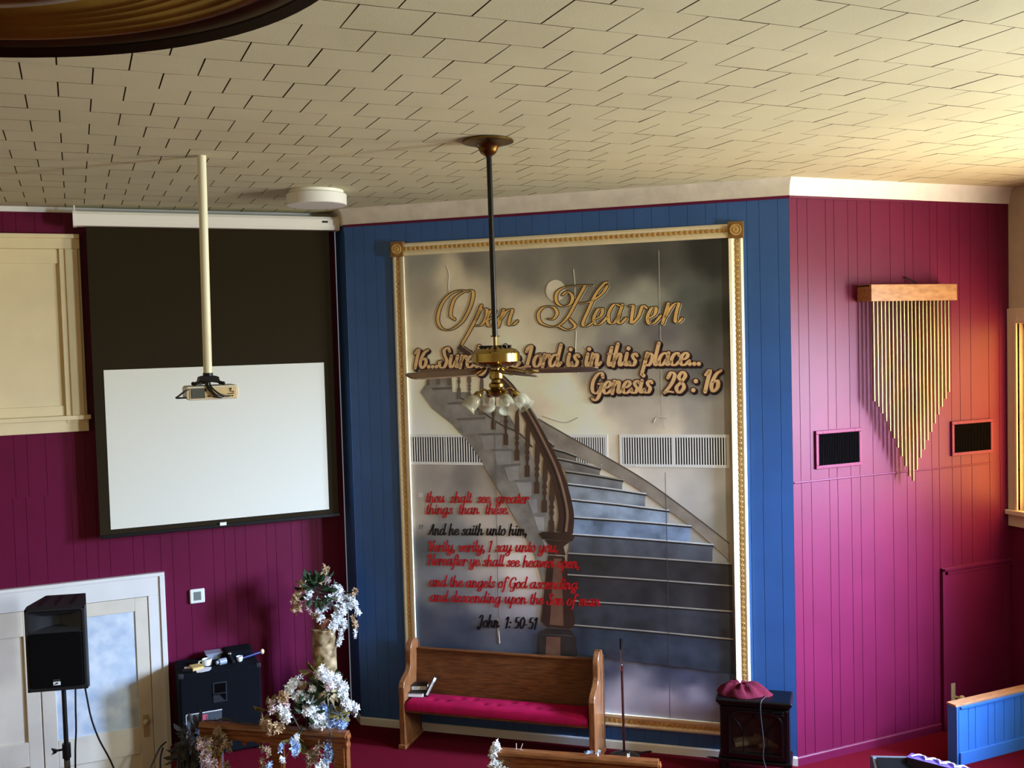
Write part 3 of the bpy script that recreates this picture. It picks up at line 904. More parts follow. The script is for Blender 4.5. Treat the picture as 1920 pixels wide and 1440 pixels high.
red = ink(146, 14, 24)
blk = ink(10, 10, 14)
goldi = ink(222, 184, 130)
maroon = ink(58, 16, 26)
gl2 = [(blk, .011, .012, -.013, 0), (maroon, .009, 0, 0, .6), (goldi, 0, 0, 0, 1.2)]
letters('scripture_lettering', '16...Surely the Lord is in this place...', (0.672,4.137), (3.368,4.115), .108, gl2, .30, .12)
letters('scripture_lettering', 'Genesis', (2.378,3.876), (2.926,3.879), .108, gl2, .30, .12)
letters('scripture_lettering', '28 : 16', (3.039,3.873), (3.518,3.887), .113, gl2, .30, .12)
L1 = [(red, 0, 0, 0, 0)]
LB = [(blk, 0, 0, 0, 0)]
letters('scripture_lettering', 'thou  shalt  see  greater', (0.759,2.863), (1.772,2.875), .056, L1, .29, .11)
letters('scripture_lettering', 'things  than  these.', (0.755,2.751), (1.584,2.771), .056, L1, .29, .11)
letters('scripture_lettering', 'And he saith unto him,', (0.771,2.552), (1.753,2.578), .058, LB, .29, .11)
letters('scripture_lettering', 'Verily, verily, I say unto you,', (0.765,2.394), (2.044,2.434), .058, L1, .29, .11)
letters('scripture_lettering', 'Hereafter ye shall see heaven open,', (0.755,2.265), (2.24,2.295), .058, L1, .29, .11)
letters('scripture_lettering', 'and the angels of God ascending', (0.765,2.06), (2.215,2.098), .058, L1, .29, .11)
letters('scripture_lettering', 'and descending upon the Son of man', (0.771,1.917), (2.419,1.956), .058, L1, .29, .11)
letters('scripture_lettering', 'John  1: 50-51', (1.248,1.697), (1.821,1.711), .064, LB, .29, .11)
letters('verse_lettering', '50', (0.679,2.913), (0.728,2.914), .024, [(ink(236, 230, 220), 0, 0, 0, 0)], .3, .2)
letters('verse_lettering', '51', (0.674,2.606), (0.723,2.607), .024, [(ink(70, 74, 80), 0, 0, 0, 0)], .3, .2)

# large formal script title, each capital drawn as one flourish
TITLE = [
 [(1.111,4.581), (1.07,4.627), (1.107,4.76), (1.193,4.826), (1.283,4.842), (1.297,4.787), (1.256,4.67), (1.179,4.554), (1.071,4.488), (0.981,4.501), (0.941,4.582), (0.978,4.715), (1.066,4.811), (1.167,4.847), (1.251,4.833)],
 [(1.377,4.7), (1.311,4.57), (1.239,4.449), (1.173,4.351)], [(1.311,4.57), (1.366,4.657), (1.423,4.664), (1.421,4.601), (1.372,4.524), (1.299,4.516)],
 [(1.436,4.566), (1.494,4.603), (1.505,4.652), (1.464,4.648), (1.426,4.576), (1.439,4.512), (1.491,4.52), (1.545,4.582)],
 [(1.588,4.649), (1.554,4.562), (1.532,4.504)], [(1.554,4.562), (1.618,4.638), (1.67,4.651), (1.647,4.579), (1.635,4.52), (1.676,4.514), (1.718,4.547)],
 [(2.422,4.843), (2.29,4.844), (2.167,4.834), (2.096,4.789), (2.089,4.713), (2.138,4.668), (2.212,4.68), (2.239,4.746), (2.196,4.795), (2.145,4.768)],
 [(2.354,4.836), (2.282,4.72), (2.195,4.575), (2.108,4.496), (2.019,4.489), (1.935,4.53), (1.917,4.608), (1.973,4.664), (2.058,4.661), (2.092,4.607), (2.055,4.555), (2.005,4.557)],
 [(2.558,4.856), (2.534,4.857), (2.449,4.761), (2.377,4.616), (2.326,4.504), (2.359,4.479), (2.428,4.515)], [(2.262,4.692), (2.379,4.692), (2.497,4.754), (2.557,4.828)], [(2.209,4.546), (2.256,4.482), (2.187,4.45), (2.103,4.487)],
 [(2.429,4.534), (2.493,4.57), (2.509,4.626), (2.47,4.627), (2.429,4.553), (2.442,4.495), (2.491,4.499), (2.55,4.558)],
 [(2.673,4.648), (2.616,4.665), (2.566,4.596), (2.564,4.515), (2.607,4.5), (2.666,4.573)], [(2.687,4.657), (2.646,4.536), (2.664,4.493), (2.718,4.539)],
 [(2.744,4.646), (2.782,4.645), (2.771,4.56), (2.769,4.495), (2.827,4.549), (2.867,4.641), (2.905,4.621)],
 [(2.912,4.528), (2.969,4.563), (2.984,4.619), (2.947,4.62), (2.908,4.546), (2.92,4.485), (2.968,4.493), (3.025,4.552)],
 [(3.092,4.652), (3.063,4.56), (3.038,4.486)], [(3.062,4.541), (3.129,4.637), (3.181,4.653), (3.16,4.575), (3.15,4.501), (3.177,4.491), (3.21,4.522)]]
for word in (TITLE[:4], TITLE[4:]):
    prev = None
    for inkc, g, du, dz, lev in ((ink(228, 222, 204), .004, .008, -.005, 0), (ink(30, 16, 10), .0075, 0, 0, .6), (ink(222, 178, 104), -.0004, 0, 0, 1.2)):
        m = MB()
        for q in word:
            stroke(m, q, .031, .004, g, -.0275 - .0006 * lev, lambda x, z: (x + du, z + dz))
        o = obj('title_lettering', m, inkc, mural if prev is None else prev)
        prev = prev or o
art('vinyl_seam', strip([(1.473,4.073), (1.464,3.082), (1.448,1.527)], .006), 9.8, (96, 88, 80))
art('vinyl_seam', strip([(3.019,5.119), (3.022,3.766), (3.032,3.554)], .005), 9.8, (150, 144, 134))
art('vinyl_seam', strip([(3.033,3.177), (3.036,2.156), (3.03,0.979)], .005), 9.8, (58, 58, 62))
# creases where the vinyl has lifted
m = MB()
for s in ([(1.038,5.085), (1.061,5), (1.052,4.876), (1.069,4.746)], [(2.25,4.993), (2.26,4.826), (2.252,4.683)], [(2.26,4.444), (2.25,4.252), (2.265,4.06)], [(2.33,4.298), (2.387,4.23), (2.425,4.172)], [(1.936,3.676), (2.135,3.617), (2.26,3.66)], [(2.939,3.615), (2.969,3.662), (3.053,3.653)], [(1.441,1.628), (1.44,1.779), (1.454,1.553)]):
    m.tube([(q.x, -.0165, q.z) for q in spline([(a, 0, b) for a, b in s], 5)], .006, 6)
obj('vinyl_crease', m, print_m and mat('lifted_vinyl', (196, 188, 170), 0.25), mural)


# ------------------------------------------------------------------ wall vents
def vent(label, frame, u0, u1, z0, z1, fm, lm, bars, group, n, dep=.009):
    t = thing('wall_vent', label, 'vent', frame, ((u0 + u1) / 2, 0, z0), group)
    b = .026 if dep < .015 else .03
    obj('duct', MB().box(u0 + b * .6, u1 - b * .6, -dep * .45, -dep * .3, z0 + b * .6, z1 - b * .6), ventblack, t)  # flat near-black plate, shade behind the louvres put in as colour
    m = MB()
    m.box(u0, u1, -dep, -.0003, z0, z0 + b).box(u0, u1, -dep, -.0003, z1 - b, z1)
    m.box(u0, u0 + b, -dep, -.001, z0 + b, z1 - b).box(u1 - b, u1, -dep, -.001, z0 + b, z1 - b)
    for x in bars:
        m.box(x - .008, x + .008, -dep, -.001, z0 + b, z1 - b)
    obj('vent_frame', m, fm, t, bevel=dep * .2)
    m = MB()
    for k in range(n):
        x = u0 + b + (u1 - u0 - 2 * b) * (k + .5) / n
        w = (u1 - u0) / n * .24
        m.box(x - w, x + w, -dep * .98, -dep * .7, z0 + b, z1 - b)
    obj('louvre', m, lm, t)
    m = MB()
    for x in (u0 + .15 * (u1 - u0), u1 - .15 * (u1 - u0)):
        for z in (z0 + b / 2, z1 - b / 2):
            m.ball((x, -dep, z), .004, 6)
    obj('screw', m, fm, t)
    return t


FV = FB @ Matrix.Translation((0, -.0187, 0))
vent('white wall vent at the left edge of the mural, its end under the printed stair', FV, 0.60, 1.45, 3.222, 3.51, white, white, [0.985], 'white vents set in the mural', 32, .004)
vent('white wall vent in the middle of the mural half under the printed stair', FV, 2.12, 2.525, 3.222, 3.51, white, white, [], 'white vents set in the mural', 17, .004)
vent('white double wall vent beside the right rail of the mural frame', FV, 2.63, 3.59, 3.22, 3.51, white, white, [3.113], 'white vents set in the mural', 40, .004)
vent('magenta framed vent on the burgundy wall left of the gold tube chimes', FP, 5.786, 6.291, 3.195, 3.525, purplevent, ventblack, [], 'painted vents on the burgundy wall', 24, .02)
vent('orange lit framed vent on the burgundy wall beside the amber window', FP, 7.355, 7.875, 3.195, 3.515, purplevent, ventblack, [], 'painted vents on the burgundy wall', 24, .02)

# ------------------------------------------------------------------ projection screen on the left wall
SY = YL - .20
scr = thing('projection_screen', 'wide pull down projection screen with black border hung on the burgundy wall', 'projection screen', WORLD, (1.24, SY, 2.70))
S0, S1 = (0.037,5.472), (2.409,5.485)
m = MB()
prof = [(-.06, 0), (-.072, .03), (-.072, .10), (-.055, .128), (.06, .128), (.06, 0)]
n = len(prof)
xa, xb = S0[0], S1[0]
za = S1[1]
m.add([(xa + .03, SY + y, za + z) for y, z in prof] + [(xb - .03, SY + y, za + z) for y, z in prof], [tuple(range(n)), tuple(range(2 * n - 1, n - 1, -1))] + [(i, (i + 1) % n, n + (i + 1) % n, n + i) for i in range(n)])
cas = obj('case', m, case_w, scr, bevel=.004)
for x in (xa, xb - .03):
    m = MB()
    pf = [(y * 1.08, z * 1.06 - .004) for y, z in prof]
    m.add([(x, SY + y, za + z) for y, z in pf] + [(x + .03, SY + y, za + z) for y, z in pf], [tuple(range(n)), tuple(range(2 * n - 1, n - 1, -1))] + [(i, (i + 1) % n, n + (i + 1) % n, n + i) for i in range(n)])
    obj('end_cap', m, case_w, cas, bevel=.003)
    hk = MB().tube([(x + .015, SY, za + .12), (x + .015, SY + .01, za + .17), (x + .015, SY + .02, za + .215)], .006)
    obj('hanger', hk, case_w, cas)
obj('switch', MB().box(xb - .17, xb - .115, SY - .076, SY - .07, za + .068, za + .086), black, cas)
X0, X1, ZB = .142, 2.315, ((1.123,2.705))[1]
obj('black_cloth', MB().box(X0, X1, SY - .002, SY + .002, ZB, za + .02), screen_b, scr)
W0, W1 = (0.228,4.208), (2.221,4.201)
W2 = (0.233,2.77)
obj('white_surface', MB().box(W0[0] + .005, W1[0], SY - .005, SY - .002, W2[1], W0[1]), screen_w, scr)
bar = obj('weight_bar', MB().box(X0, X1 + .01, SY - .018, SY + .012, ZB - .012, ZB + .02), black, scr, bevel=.006)
pt = (1.211,2.731)
obj('pull_tab', MB().box(pt[0] - .03, pt[0] + .03, SY - .022, SY - .016, pt[1] - .018, pt[1] + .012), case_w, bar, bevel=.002)

# ------------------------------------------------------------------ ceiling projector on its pole
pj = thing('projector', 'cream projector hanging on a long cream pole before the white screen', 'projector', WORLD, (.82, 7.055, 4.03))
m = MB().tube([(.84, 7.055, CEIL), (.822, 7.055, 4.205)], .029, 16)
obj('pole', m, polepaint, pj, smooth=True)
m = MB()
m.tube([(.822, 7.055, 4.212), (.822, 7.055, 4.16)], .033, 14)
m.prism([(.752, 4.15), (.762, 4.185), (.785, 4.192), (.865, 4.192), (.885, 4.185), (.893, 4.15)], 6.99, 7.12)
for dx, dy in ((-.09, -.05), (.09, -.05), (-.09, .06), (.09, .06)):
    m.tube([(.822, 7.055, 4.16), (.822 + dx * .7, 7.055 + dy, 4.15), (.822 + dx, 7.055 + dy * 1.3, 4.138)], .008, 6)
    m.ball((.822 + dx, 7.055 + dy * 1.3, 4.140), .014, 8)
obj('bracket', m, black, pj)
px0, px1, pz0, pz1 = .665, 1.005, 4.035, 4.128
body = obj('body', MB().prism([(px0 + .02, pz0), (px1 - .01, pz0), (px1, pz0 + .03), (px1, pz1 - .012), (px1 - .012, pz1), (px0 + .012, pz1), (px0, pz1 - .012), (px0, pz0 + .018)], 6.93, 7.19), projw, pj, bevel=.006)
obj('rear_panel', MB().box(px0 + .022, px1 - .016, 6.925, 6.931, pz0 + .010, pz1 - .012), projm, body, bevel=.002)
gr = MB()
for k in range(9):
    z = pz0 + .018 + k * .0072
    gr.box(px0 + .035, px0 + .112, 6.919, 6.925, z, z + .0045)
gr.box(px0 + .03, px0 + .118, 6.9235, 6.926, pz0 + .013, pz1 - .016)
obj('vent_grille', gr, ventgrey, body)
m = MB()
for x, z, w, h in ((.80, .02, .018, .008), (.775, .018, .008, .006), (.835, .018, .012, .006), (.945, .062, .010, .012), (.946, .05, .008, .008), (.935, .034, .007, .006), (.95, .034, .007, .006), (.962, .034, .007, .006), (.962, .045, .008, .007), (.955, .018, .01, .007), (.785, .058, .008, .02)):
    m.box(x, x + w, 6.920, 6.926, pz0 + z, pz0 + z + h)
obj('socket', m, black, body)
obj('lens', MB().tube([(.93, 7.19, 4.08), (.93, 7.225, 4.08)], .03, 16), black, body)
for pts in ([(.80, 6.98, 4.15), (.74, 6.95, 4.135), (.66, 6.93, 4.10), (.615, 6.93, 4.068), (.60, 6.93, 4.058), (.62, 6.93, 4.056), (.665, 6.935, 4.056)],
            [(.79, 6.97, 4.155), (.80, 6.92, 4.12), (.835, 6.90, 4.07), (.865, 6.91, 4.05), (.875, 6.922, 4.05)],
            [(.795, 6.97, 4.155), (.81, 6.92, 4.12), (.85, 6.90, 4.068), (.885, 6.91, 4.052), (.90, 6.922, 4.053)],
            [(.82, 6.97, 4.155), (.825, 6.92, 4.12), (.87, 6.90, 4.075), (.92, 6.91, 4.056), (.945, 6.922, 4.056)],
            [(.81, 6.97, 4.155), (.805, 6.92, 4.11), (.85, 6.90, 4.06), (.885, 6.91, 4.046)]):
    obj('cable', MB().tube(spline(pts, 5), .006, 6), cable_m, pj)

# ------------------------------------------------------------------ ceiling fan
FX, FY = 2.512, 6.041
fan = thing('ceiling_fan', 'brass ceiling fan with dark wooden blades and frosted tulip lights before the mural', 'ceiling fan', WORLD, (FX, FY, 4.0))
m = MB().lathe([(.155, 0), (.166, -.008), (.166, -.018), (.12, -.030), (.082, -.034), (.066, -.05), (.058, -.07), (.048, -.088), (.030, -.10), (.024, -.106), (.0, -.106)], FX - .01, FY, CEIL, 40)
obj('canopy', m, brass_dk, fan, smooth=True)
obj('rod', MB().tube([(FX - .006, FY, CEIL - .10), (FX, FY, 4.40)], .0175, 16), rodm, fan, smooth=True)
m = MB().tube([(FX, FY, 4.41), (FX, FY, 4.345)], .012, 12)
m.tube([(FX - .03, FY, 4.405), (FX + .03, FY, 4.405)], .005, 6)
obj('coupling', m, brass_dk, fan)
mot = obj('motor', MB().lathe([(.03, .15), (.05, .148), (.10, .135), (.138, .120), (.152, .106), (.158, .098), (.158, .045), (.150, .034), (.12, .022), (.09, .012), (.04, .006), (.0, .004)], FX, FY, 4.195, 48), brass, fan, smooth=True, angle=30)
m = MB()
for k in range(16):
    a = 2 * PI * k / 16
    M_ = Matrix.Translation((FX, FY, 4.195)) @ Matrix.Rotation(a, 4, 'Z')
    m.box(.055, .105, -.004, .004, .136, .150, M_)
obj('cooling_slot', m, black, mot)
m = MB()
for k in range(5):
    a = 2 * PI * k / 5 + .3
    m.ball((FX + .155 * math.cos(a), FY + .155 * math.sin(a), 4.195 + .118), .007, 6)
obj('screw', m, brass_dk, mot)
for k in range(5):
    a = math.radians(-22.5 - 72 * k)
    M_ = Matrix.Translation((FX, FY, 4.172)) @ Matrix.Rotation(a, 4, 'Z') @ Matrix.Rotation(math.radians(-15), 4, 'X')
    pf = [(.19, .045), (.24, .052), (.40, .060), (.58, .064), (.64, .058), (.665, .035), (.668, 0)]
    ol = [(x, w) for x, w in pf] + [(x, -w) for x, w in pf[::-1][1:]]
    b = obj('blade', MB().slab(ol, -.004, .004, M_), wood_blade, fan)
    m = MB()
    for s in (-1, 1):
        m.tube(spline([(.085, 0, .028), (.13, .022 * s, .012), (.19, .034 * s, -.006), (.25, .012 * s, -.007)], 5), .006, 6, M_)
    m.slab([(.18, -.03), (.24, -.036), (.28, 0), (.24, .036), (.18, .03)], -.010, -.004, M_)
    obj('blade_arm', m, brass, b, smooth=True)
m = MB().lathe([(.0, .0), (.03, .0), (.03, -.008), (.044, -.018), (.047, -.05), (.044, -.066), (.03, -.074), (.034, -.09), (.048, -.10), (.05, -.118), (.035, -.13), (.06, -.142), (.078, -.152), (.075, -.165), (.045, -.18), (.018, -.188), (.0, -.19)], FX, FY, 4.195, 32)
kit = obj('light_kit', m, brass, fan, smooth=True)
for ph in (-20, 70, 160, 250):
    a = math.radians(-22.5 - ph)
    M_ = Matrix.Translation((FX, FY, 4.045)) @ Matrix.Rotation(a, 4, 'Z')
    arm = obj('lamp_arm', MB().tube(spline([(.05, 0, 0), (.085, 0, .016), (.115, 0, .004), (.125, 0, -.014)], 5), .007, 8, M_), brass, fan, smooth=True)
    Ms = M_ @ Matrix.Translation((.125, 0, -.012)) @ Matrix.Rotation(math.radians(-42), 4, 'Y')
    obj('lamp_holder', MB().lathe([(.0, .012), (.02, .010), (.026, -.004), (.026, -.022), (.022, -.026), (0, -.026)], 0, 0, 0, 20, Ms), brass, arm, smooth=True)
    o_ = [(.024, -.02), (.034, -.032), (.045, -.055), (.048, -.08), (.046, -.10), (.052, -.118), (.062, -.128)]
    m = MB()
    m.lathe(o_, 0, 0, 0, 28, Ms, cap=False)
    s = obj('lamp_shade', m, frosted, arm, smooth=True, angle=180)
    sd = s.modifiers.new('thick', 'SOLIDIFY')
    sd.thickness = .003
    obj('bulb', MB().ball((0, 0, -.07), .024, 12, 1.25, Ms), mat('bulb_glass', (236, 232, 222), .3) if 'bulb_glass' not in MATS else MATS['bulb_glass'], arm, smooth=True)
for dx, l in ((.012, .17), (-.02, .11)):
    pc = MB().tube([(FX + dx, FY - .03, 4.02), (FX + dx, FY - .03, 4.02 - l)], .0018, 5)
    pc.ball((FX + dx, FY - .03, 4.02 - l), .006, 6)
    obj('pull_chain', pc, brass_dk, fan)

# ------------------------------------------------------------------ drum shaped ceiling light
dl = thing('ceiling_light', 'round white drum shaped light flush on the tiled ceiling by the screen', 'ceiling light', WORLD, (1.917, 8.42, 5.55))
obj('base', MB().lathe([(.225, 0), (.225, -.03), (.24, -.032)], 1.917, 8.42, CEIL, 48), case_w, dl, smooth=True, angle=30)
obj('shade', MB().lathe([(.245, -.03), (.25, -.035), (.25, -.115), (.244, -.122), (.0, -.124)], 1.917, 8.42, CEIL, 48), mat('light_drum', (232, 230, 222), .5), dl, smooth=True, angle=30)

# ------------------------------------------------------------------ ridged brass lamp close to the gallery
gx, gy = -0.1005, 0.5787
gz = 4.60
pl_ = thing('ceiling_lamp', 'large dark brass fixture with ridged rings hanging in the top left corner', 'ceiling lamp', WORLD, (gx, gy, gz))
def ridge(r, w, h, z):
    return [(r - w / 2, z), (r - w * .35, z - h * .7), (r, z - h), (r + w * .35, z - h * .7), (r + w / 2, z)]


pf = [(.02, .06), (.06, .05), (.10, .036), (.128, .022), (.142, .008), (.150, .001), (.160, .000), (.170, .004), (.178, .011), (.181, .013)]
for r_ in (.1880, .1975, .2085):
    pf += ridge(r_, .0090, .007, .010)
pf += [(.2145, .010)] + ridge(.2190, .009, .007, .009) + [(.2245, .011), (.228, .010)] + ridge(.2335, .011, .006, .008) + [(.240, .008)]
obj('reflector', MB().lathe(pf, gx, gy, gz, 96, cap=False), mat('tarnished_brass', (150, 122, 58), .3, metal=.55, var=.25, scale=14), pl_, smooth=True, angle=60)
pf = [(.240, .008), (.242, .006), (.244, .008), (.248, .007), (.251, .002), (.253, .002), (.2535, .012), (.254, .05), (.23, .09), (.12, .13), (.03, .15)]
obj('housing', MB().lathe(pf, gx, gy, gz, 96, cap=False), mat('brown_enamel', (74, 58, 50), .32, metal=.4, var=.2, scale=14), pl_, smooth=True, angle=50)
obj('rim', MB().lathe([(.252, .001), (.2565, -.004), (.262, .0), (.264, .012), (.26, .03), (.254, .03), (.252, .001)], gx, gy, gz, 96, cap=False), mat('dark_rim', (30, 22, 18), .4, metal=.3), pl_, smooth=True, angle=60)
obj('rod', MB().tube([(gx, gy, gz + .14), (gx, gy, CEIL)], .0175, 12), rodm, pl_)

# ------------------------------------------------------------------ tube chimes
ch = thing('pipe_chimes', 'gold tubes in a pointed V hanging from a wooden box on the burgundy wall', 'chimes', FP, (6.77, 0, 3.03))
bx0, bx1, bz0, bz1 = 6.27, 7.262, 4.622, 4.766
cb = MB()
cb.box(bx0, bx1, -.175, -.155, bz0, bz1).box(bx0, bx0 + .018, -.155, -.004, bz0, bz1).box(bx1 - .018, bx1, -.155, -.004, bz0, bz1).box(bx0, bx1, -.155, -.004, bz1 - .018, bz1 - .001)
obj('box', cb, wood_box, ch, bevel=.003)
zs = [3.758, 3.71, 3.648, 3.577, 3.488, 3.421, 3.336, 3.256, 3.165, 3.071, 3.027, 3.123, 3.227, 3.298, 3.378, 3.451, 3.526, 3.601, 3.668, 3.738, 3.798]
for k in range(21):
    x = 6.352 + (7.225 - 6.352) * k / 20
    t_ = obj('tube', MB().tube([(x, -.105, 4.735), (x, -.105, zs[k])], .0112, 12), gold_tube, ch, smooth=True)
obj('hook', MB().tube(spline([(6.80, -.012, 4.84), (6.815, -.03, 4.83), (6.87, -.05, 4.80), (6.92, -.06, 4.768)], 5), .006, 6), black, ch)

# ------------------------------------------------------------------ thermostat
th = thing('thermostat', 'white thermostat with grey display on the burgundy wall beside the white door', 'thermostat', FL, (1.0, 0, 2.0))
T0, T1 = (0.903,2.098), (1.039,1.962)
obj('housing', MB().box(T0[0], T1[0], -.032, -.001, T1[1], T0[1]), thermo, th, bevel=.012, seg=3)
obj('display', MB().box(T0[0] + .035, T1[0] - .035, -.035, -.031, T1[1] + .03, T0[1] - .025), lcd, th)

# ------------------------------------------------------------------ loudspeaker on its tripod stand
FS = frame_at(-.235, 9.0, -14)
st = thing('speaker_stand', 'black tripod stand carrying the loudspeaker in front of the white doors', 'stand', FS, (0, .13, 0))
obj('pole', MB().tube([(0, .13, 1.0), (0, .13, 1.574)], .019, 14), black, st, smooth=True)
obj('lower_tube', MB().tube([(0, .13, .12), (0, .13, .98)], .024, 14), black, st, smooth=True)
m = MB().tube([(0, .13, .98), (0, .13, 1.10)], .034, 14)
kn = obj('collar', m, black, st, smooth=True)
m = MB().tube([(-.03, .13, 1.05), (-.075, .12, 1.05)], .010, 8)
m.prism([(-.115, 1.02), (-.075, 1.035), (-.075, 1.062), (-.115, 1.075), (-.10, 1.047)], .105, .125)
obj('knob', m, black, kn)
obj('sticker', MB().tube([(0, .13, .90), (0, .13, .962)], .0245, 14), MATS['vent_grey'], st)
for a in (-90, 30, 150):
    c, s = math.cos(math.radians(a)), math.sin(math.radians(a))
    lg = obj('leg', MB().tube([(.03 * c, .13 + .03 * s, .62), (.50 * c, .13 + .50 * s, .02)], .014, 8), black, st)
    obj('rubber_foot', MB().ball((.50 * c, .13 + .50 * s, .022), .02, 8), black, lg)
    obj('brace', MB().tube([(.02 * c, .13 + .02 * s, .22), (.27 * c, .13 + .27 * s, .32)], .009, 6), black, st)

sp = thing('loudspeaker', 'big black loudspeaker with horn on a stand in front of the white doors', 'loudspeaker', FS, (0, .13, 1.60))
b0, b1, w = 1.605, 2.285, .232
# body section shrinks to the back; top slopes
vs = []
for y, ww, zb_, zt_ in ((-.03, w, b0, b1), (.04, w, b0 - .0, b1 + .015), (.33, .16, b0 + .03, b1 + .03)):
    vs += [(-ww, y, zb_), (ww, y, zb_), (ww, y, zt_), (-ww, y, zt_)]
fs = [(11, 10, 9, 8)]
for k in (0, 4):
    fs += [(k + i, k + (i + 1) % 4, k + 4 + (i + 1) % 4, k + 4 + i) for i in range(4)]
cab = obj('cabinet', MB().add(vs, fs), dkgrey, sp, bevel=.045, seg=4, smooth=True)
rr = lambda x0, x1, z0, z1, r: [(x1 - r + r * math.cos(a), z1 - r + r * math.sin(a)) for a in [i * PI / 8 for i in range(5)]] + [(x0 + r + r * math.cos(a), z1 - r + r * math.sin(a)) for a in [PI / 2 + i * PI / 8 for i in range(5)]] + [(x0 + r + r * math.cos(a), z0 + r + r * math.sin(a)) for a in [PI + i * PI / 8 for i in range(5)]] + [(x1 - r + r * math.cos(a), z0 + r + r * math.sin(a)) for a in [1.5 * PI + i * PI / 8 for i in range(5)]]
m = MB().prism(rr(-.205, .205, 1.64, 2.085, .03), -.052, -.028)
gri = obj('grille', m, grille_m, sp, bevel=.006)
m = MB().box(-.028, .028, -.056, -.051, 1.658, 1.688)
bd_ = obj('badge', m, paper, gri, bevel=.002)
m = MB().prism([(-.014, 1.666), (-.004, 1.680), (.014, 1.681), (.006, 1.670)], -.058, -.0555)
m.box(-.022, -.010, -.0575, -.0555, 1.664, 1.667)
obj('emblem', m, black, bd_)
m = MB()
for i in range(6):
    m.box(-.026 + i * .009, -.020 + i * .009, -.0535, -.0515, 1.698, 1.704)
obj('model_mark', m, ventgrey, gri)
# horn: flared recess read as four sloping faces narrowing to a throat
o_ = rr(-.205, .205, 2.095, 2.262, .02)
i_ = [(x * .16 - .0, 2.178 + (z - 2.178) * .55) for x, z in o_]
m = MB()
n = len(o_)
m.add([(x, -.034, z) for x, z in o_] + [(x * .55, .0 - .012, 2.178 + (z - 2.178) * .62) for x, z in o_] + [(x, .045, z) for x, z in i_],
      [(i, (i + 1) % n, n + (i + 1) % n, n + i) for i in range(n)] + [(n + i, n + (i + 1) % n, 2 * n + (i + 1) % n, 2 * n + i) for i in range(n)] + [tuple(range(2 * n, 3 * n))])
hole = rr(-.205, .205, 2.095, 2.262, .02)
fm = MB().ring(rr(-w, w, b0, b1, .035), [(x, z) for x, z in rr(-.207, .207, 1.638, 2.264, .02)], -.034, -.02)
fm.box(-.207, .207, -.034, -.02, 2.08, 2.096)
obj('baffle', fm, dkgrey, sp, bevel=.006)
obj('woofer_board', MB().box(-.21, .21, -.028, -.024, 1.636, 2.09), black, sp)
horn = obj('horn', m, dkgrey, sp, smooth=True, angle=60)
m = MB()
for x in (-.12, 0.0, .12):
    m.box(x - .008, x + .008, .02, .28, 0, .010, Matrix.Translation((0, .02, b1 + .010)) @ Matrix.Rotation(.052, 4, 'X'))
obj('top_rib', m, black, sp)
obj('socket_cup', MB().tube([(0, .13, b0 - .03), (0, .13, b0 + .012)], .028, 12), black, sp)

for lab, pts in (('black cable hanging straight down behind the loudspeaker pole', [(.085, .17, 1.60), (.08, .16, 1.4), (.075, .16, 1.2), (.06, .16, 1.0), (.05, .15, .6), (.06, .12, .2), (.10, .05, .012)]),
                 ('black cable looping down from the loudspeaker toward the right', [(.16, .15, 1.602), (.175, .14, 1.5), (.21, .12, 1.3), (.27, .10, 1.12), (.36, .06, .95), (.46, .02, .70), (.60, 0, .3), (.75, -.05, .012)])):
    o_ = obj('speaker_cable', MB().tube(spline(pts, 7), .0075, 7), cable_m, None, FS, pts[-1], smooth=True)
    tag(o_, lab, 'cable')
for lab, pts in (('black cable arching off the platform edge by the white door', [(0.619,0.782), (0.562,0.743), (0.502,0.641), (0.462,0.545)]),
                 ('short black cable dropping down the platform edge by the white door', [(0.589,0.733), (0.563,0.654), (0.552,0.517)])):
    q = [(x, 9.62 - .02 * i, z) for i, (x, z) in enumerate(pts)]
    q += [(q[-1][0] - .03, 9.5, .3), (q[-1][0] - .1, 9.45, .012)]
    o_ = obj('floor_cable', MB().tube(spline(q, 7), .0075, 7), cable_m, None, WORLD, q[-1], smooth=True)
    tag(o_, lab, 'cable')

# ------------------------------------------------------------------ black bass cabinet with clutter on top
am = thing('speaker_cabinet', 'square black carpet covered speaker cabinet against the burgundy wall', 'speaker cabinet', WORLD, (1.09, 9.60, PLAT))
ax0, ax1, ay0, ay1, az = .735, 1.455, 9.38, 9.86, 1.45
cabn = obj('cabinet', MB().box(ax0, ax1, ay0, ay1, PLAT + .02, az), black_rough, am, bevel=.02, seg=3)
m = MB()
hx0, hx1, hz0, hz1 = 1.035, 1.135, 1.165, 1.325
m.box(hx0 - .012, hx1 + .012, ay0 - .006, ay0 + .0, hz0 - .012, hz0).box(hx0 - .012, hx1 + .012, ay0 - .006, ay0, hz1, hz1 + .012)
m.box(hx0 - .012, hx0, ay0 - .006, ay0, hz0, hz1).box(hx1, hx1 + .012, ay0 - .006, ay0, hz0, hz1)
pt_ = obj('port', m, dkgrey, am)
obj('port_hollow', MB().box(hx0, hx1, ay0 - .003, ay0 - .001, hz0, hz1), MATS['duct_darkness'], pt_)  # flat near-black plate painted as the shade inside the port
obj('port_shelf', MB().box(hx0, hx1, ay0 - .02, ay0 - .003, 1.232, 1.240).prism([(hx0, hz0), (hx0 + .085, hz0), (hx0 + .045, 1.218), (hx0, 1.222)], ay0 - .006, ay0 - .002), dkgrey, pt_)
for x in (ax0, ax1 - .035):
    for z in (PLAT + .02, az - .035):
        obj('corner_guard', MB().box(x - .004, x + .039, ay0 - .004, ay0 + .04, z - .004 * (z > 1), z + .039), dkgrey, am, bevel=.008)
for x in (ax0 + .05, ax1 - .05):
    for y in (ay0 + .05, ay1 - .05):
        obj('foot', MB().lathe([(.02, 0), (.02, .025)], x, y, PLAT, 12), black, am)
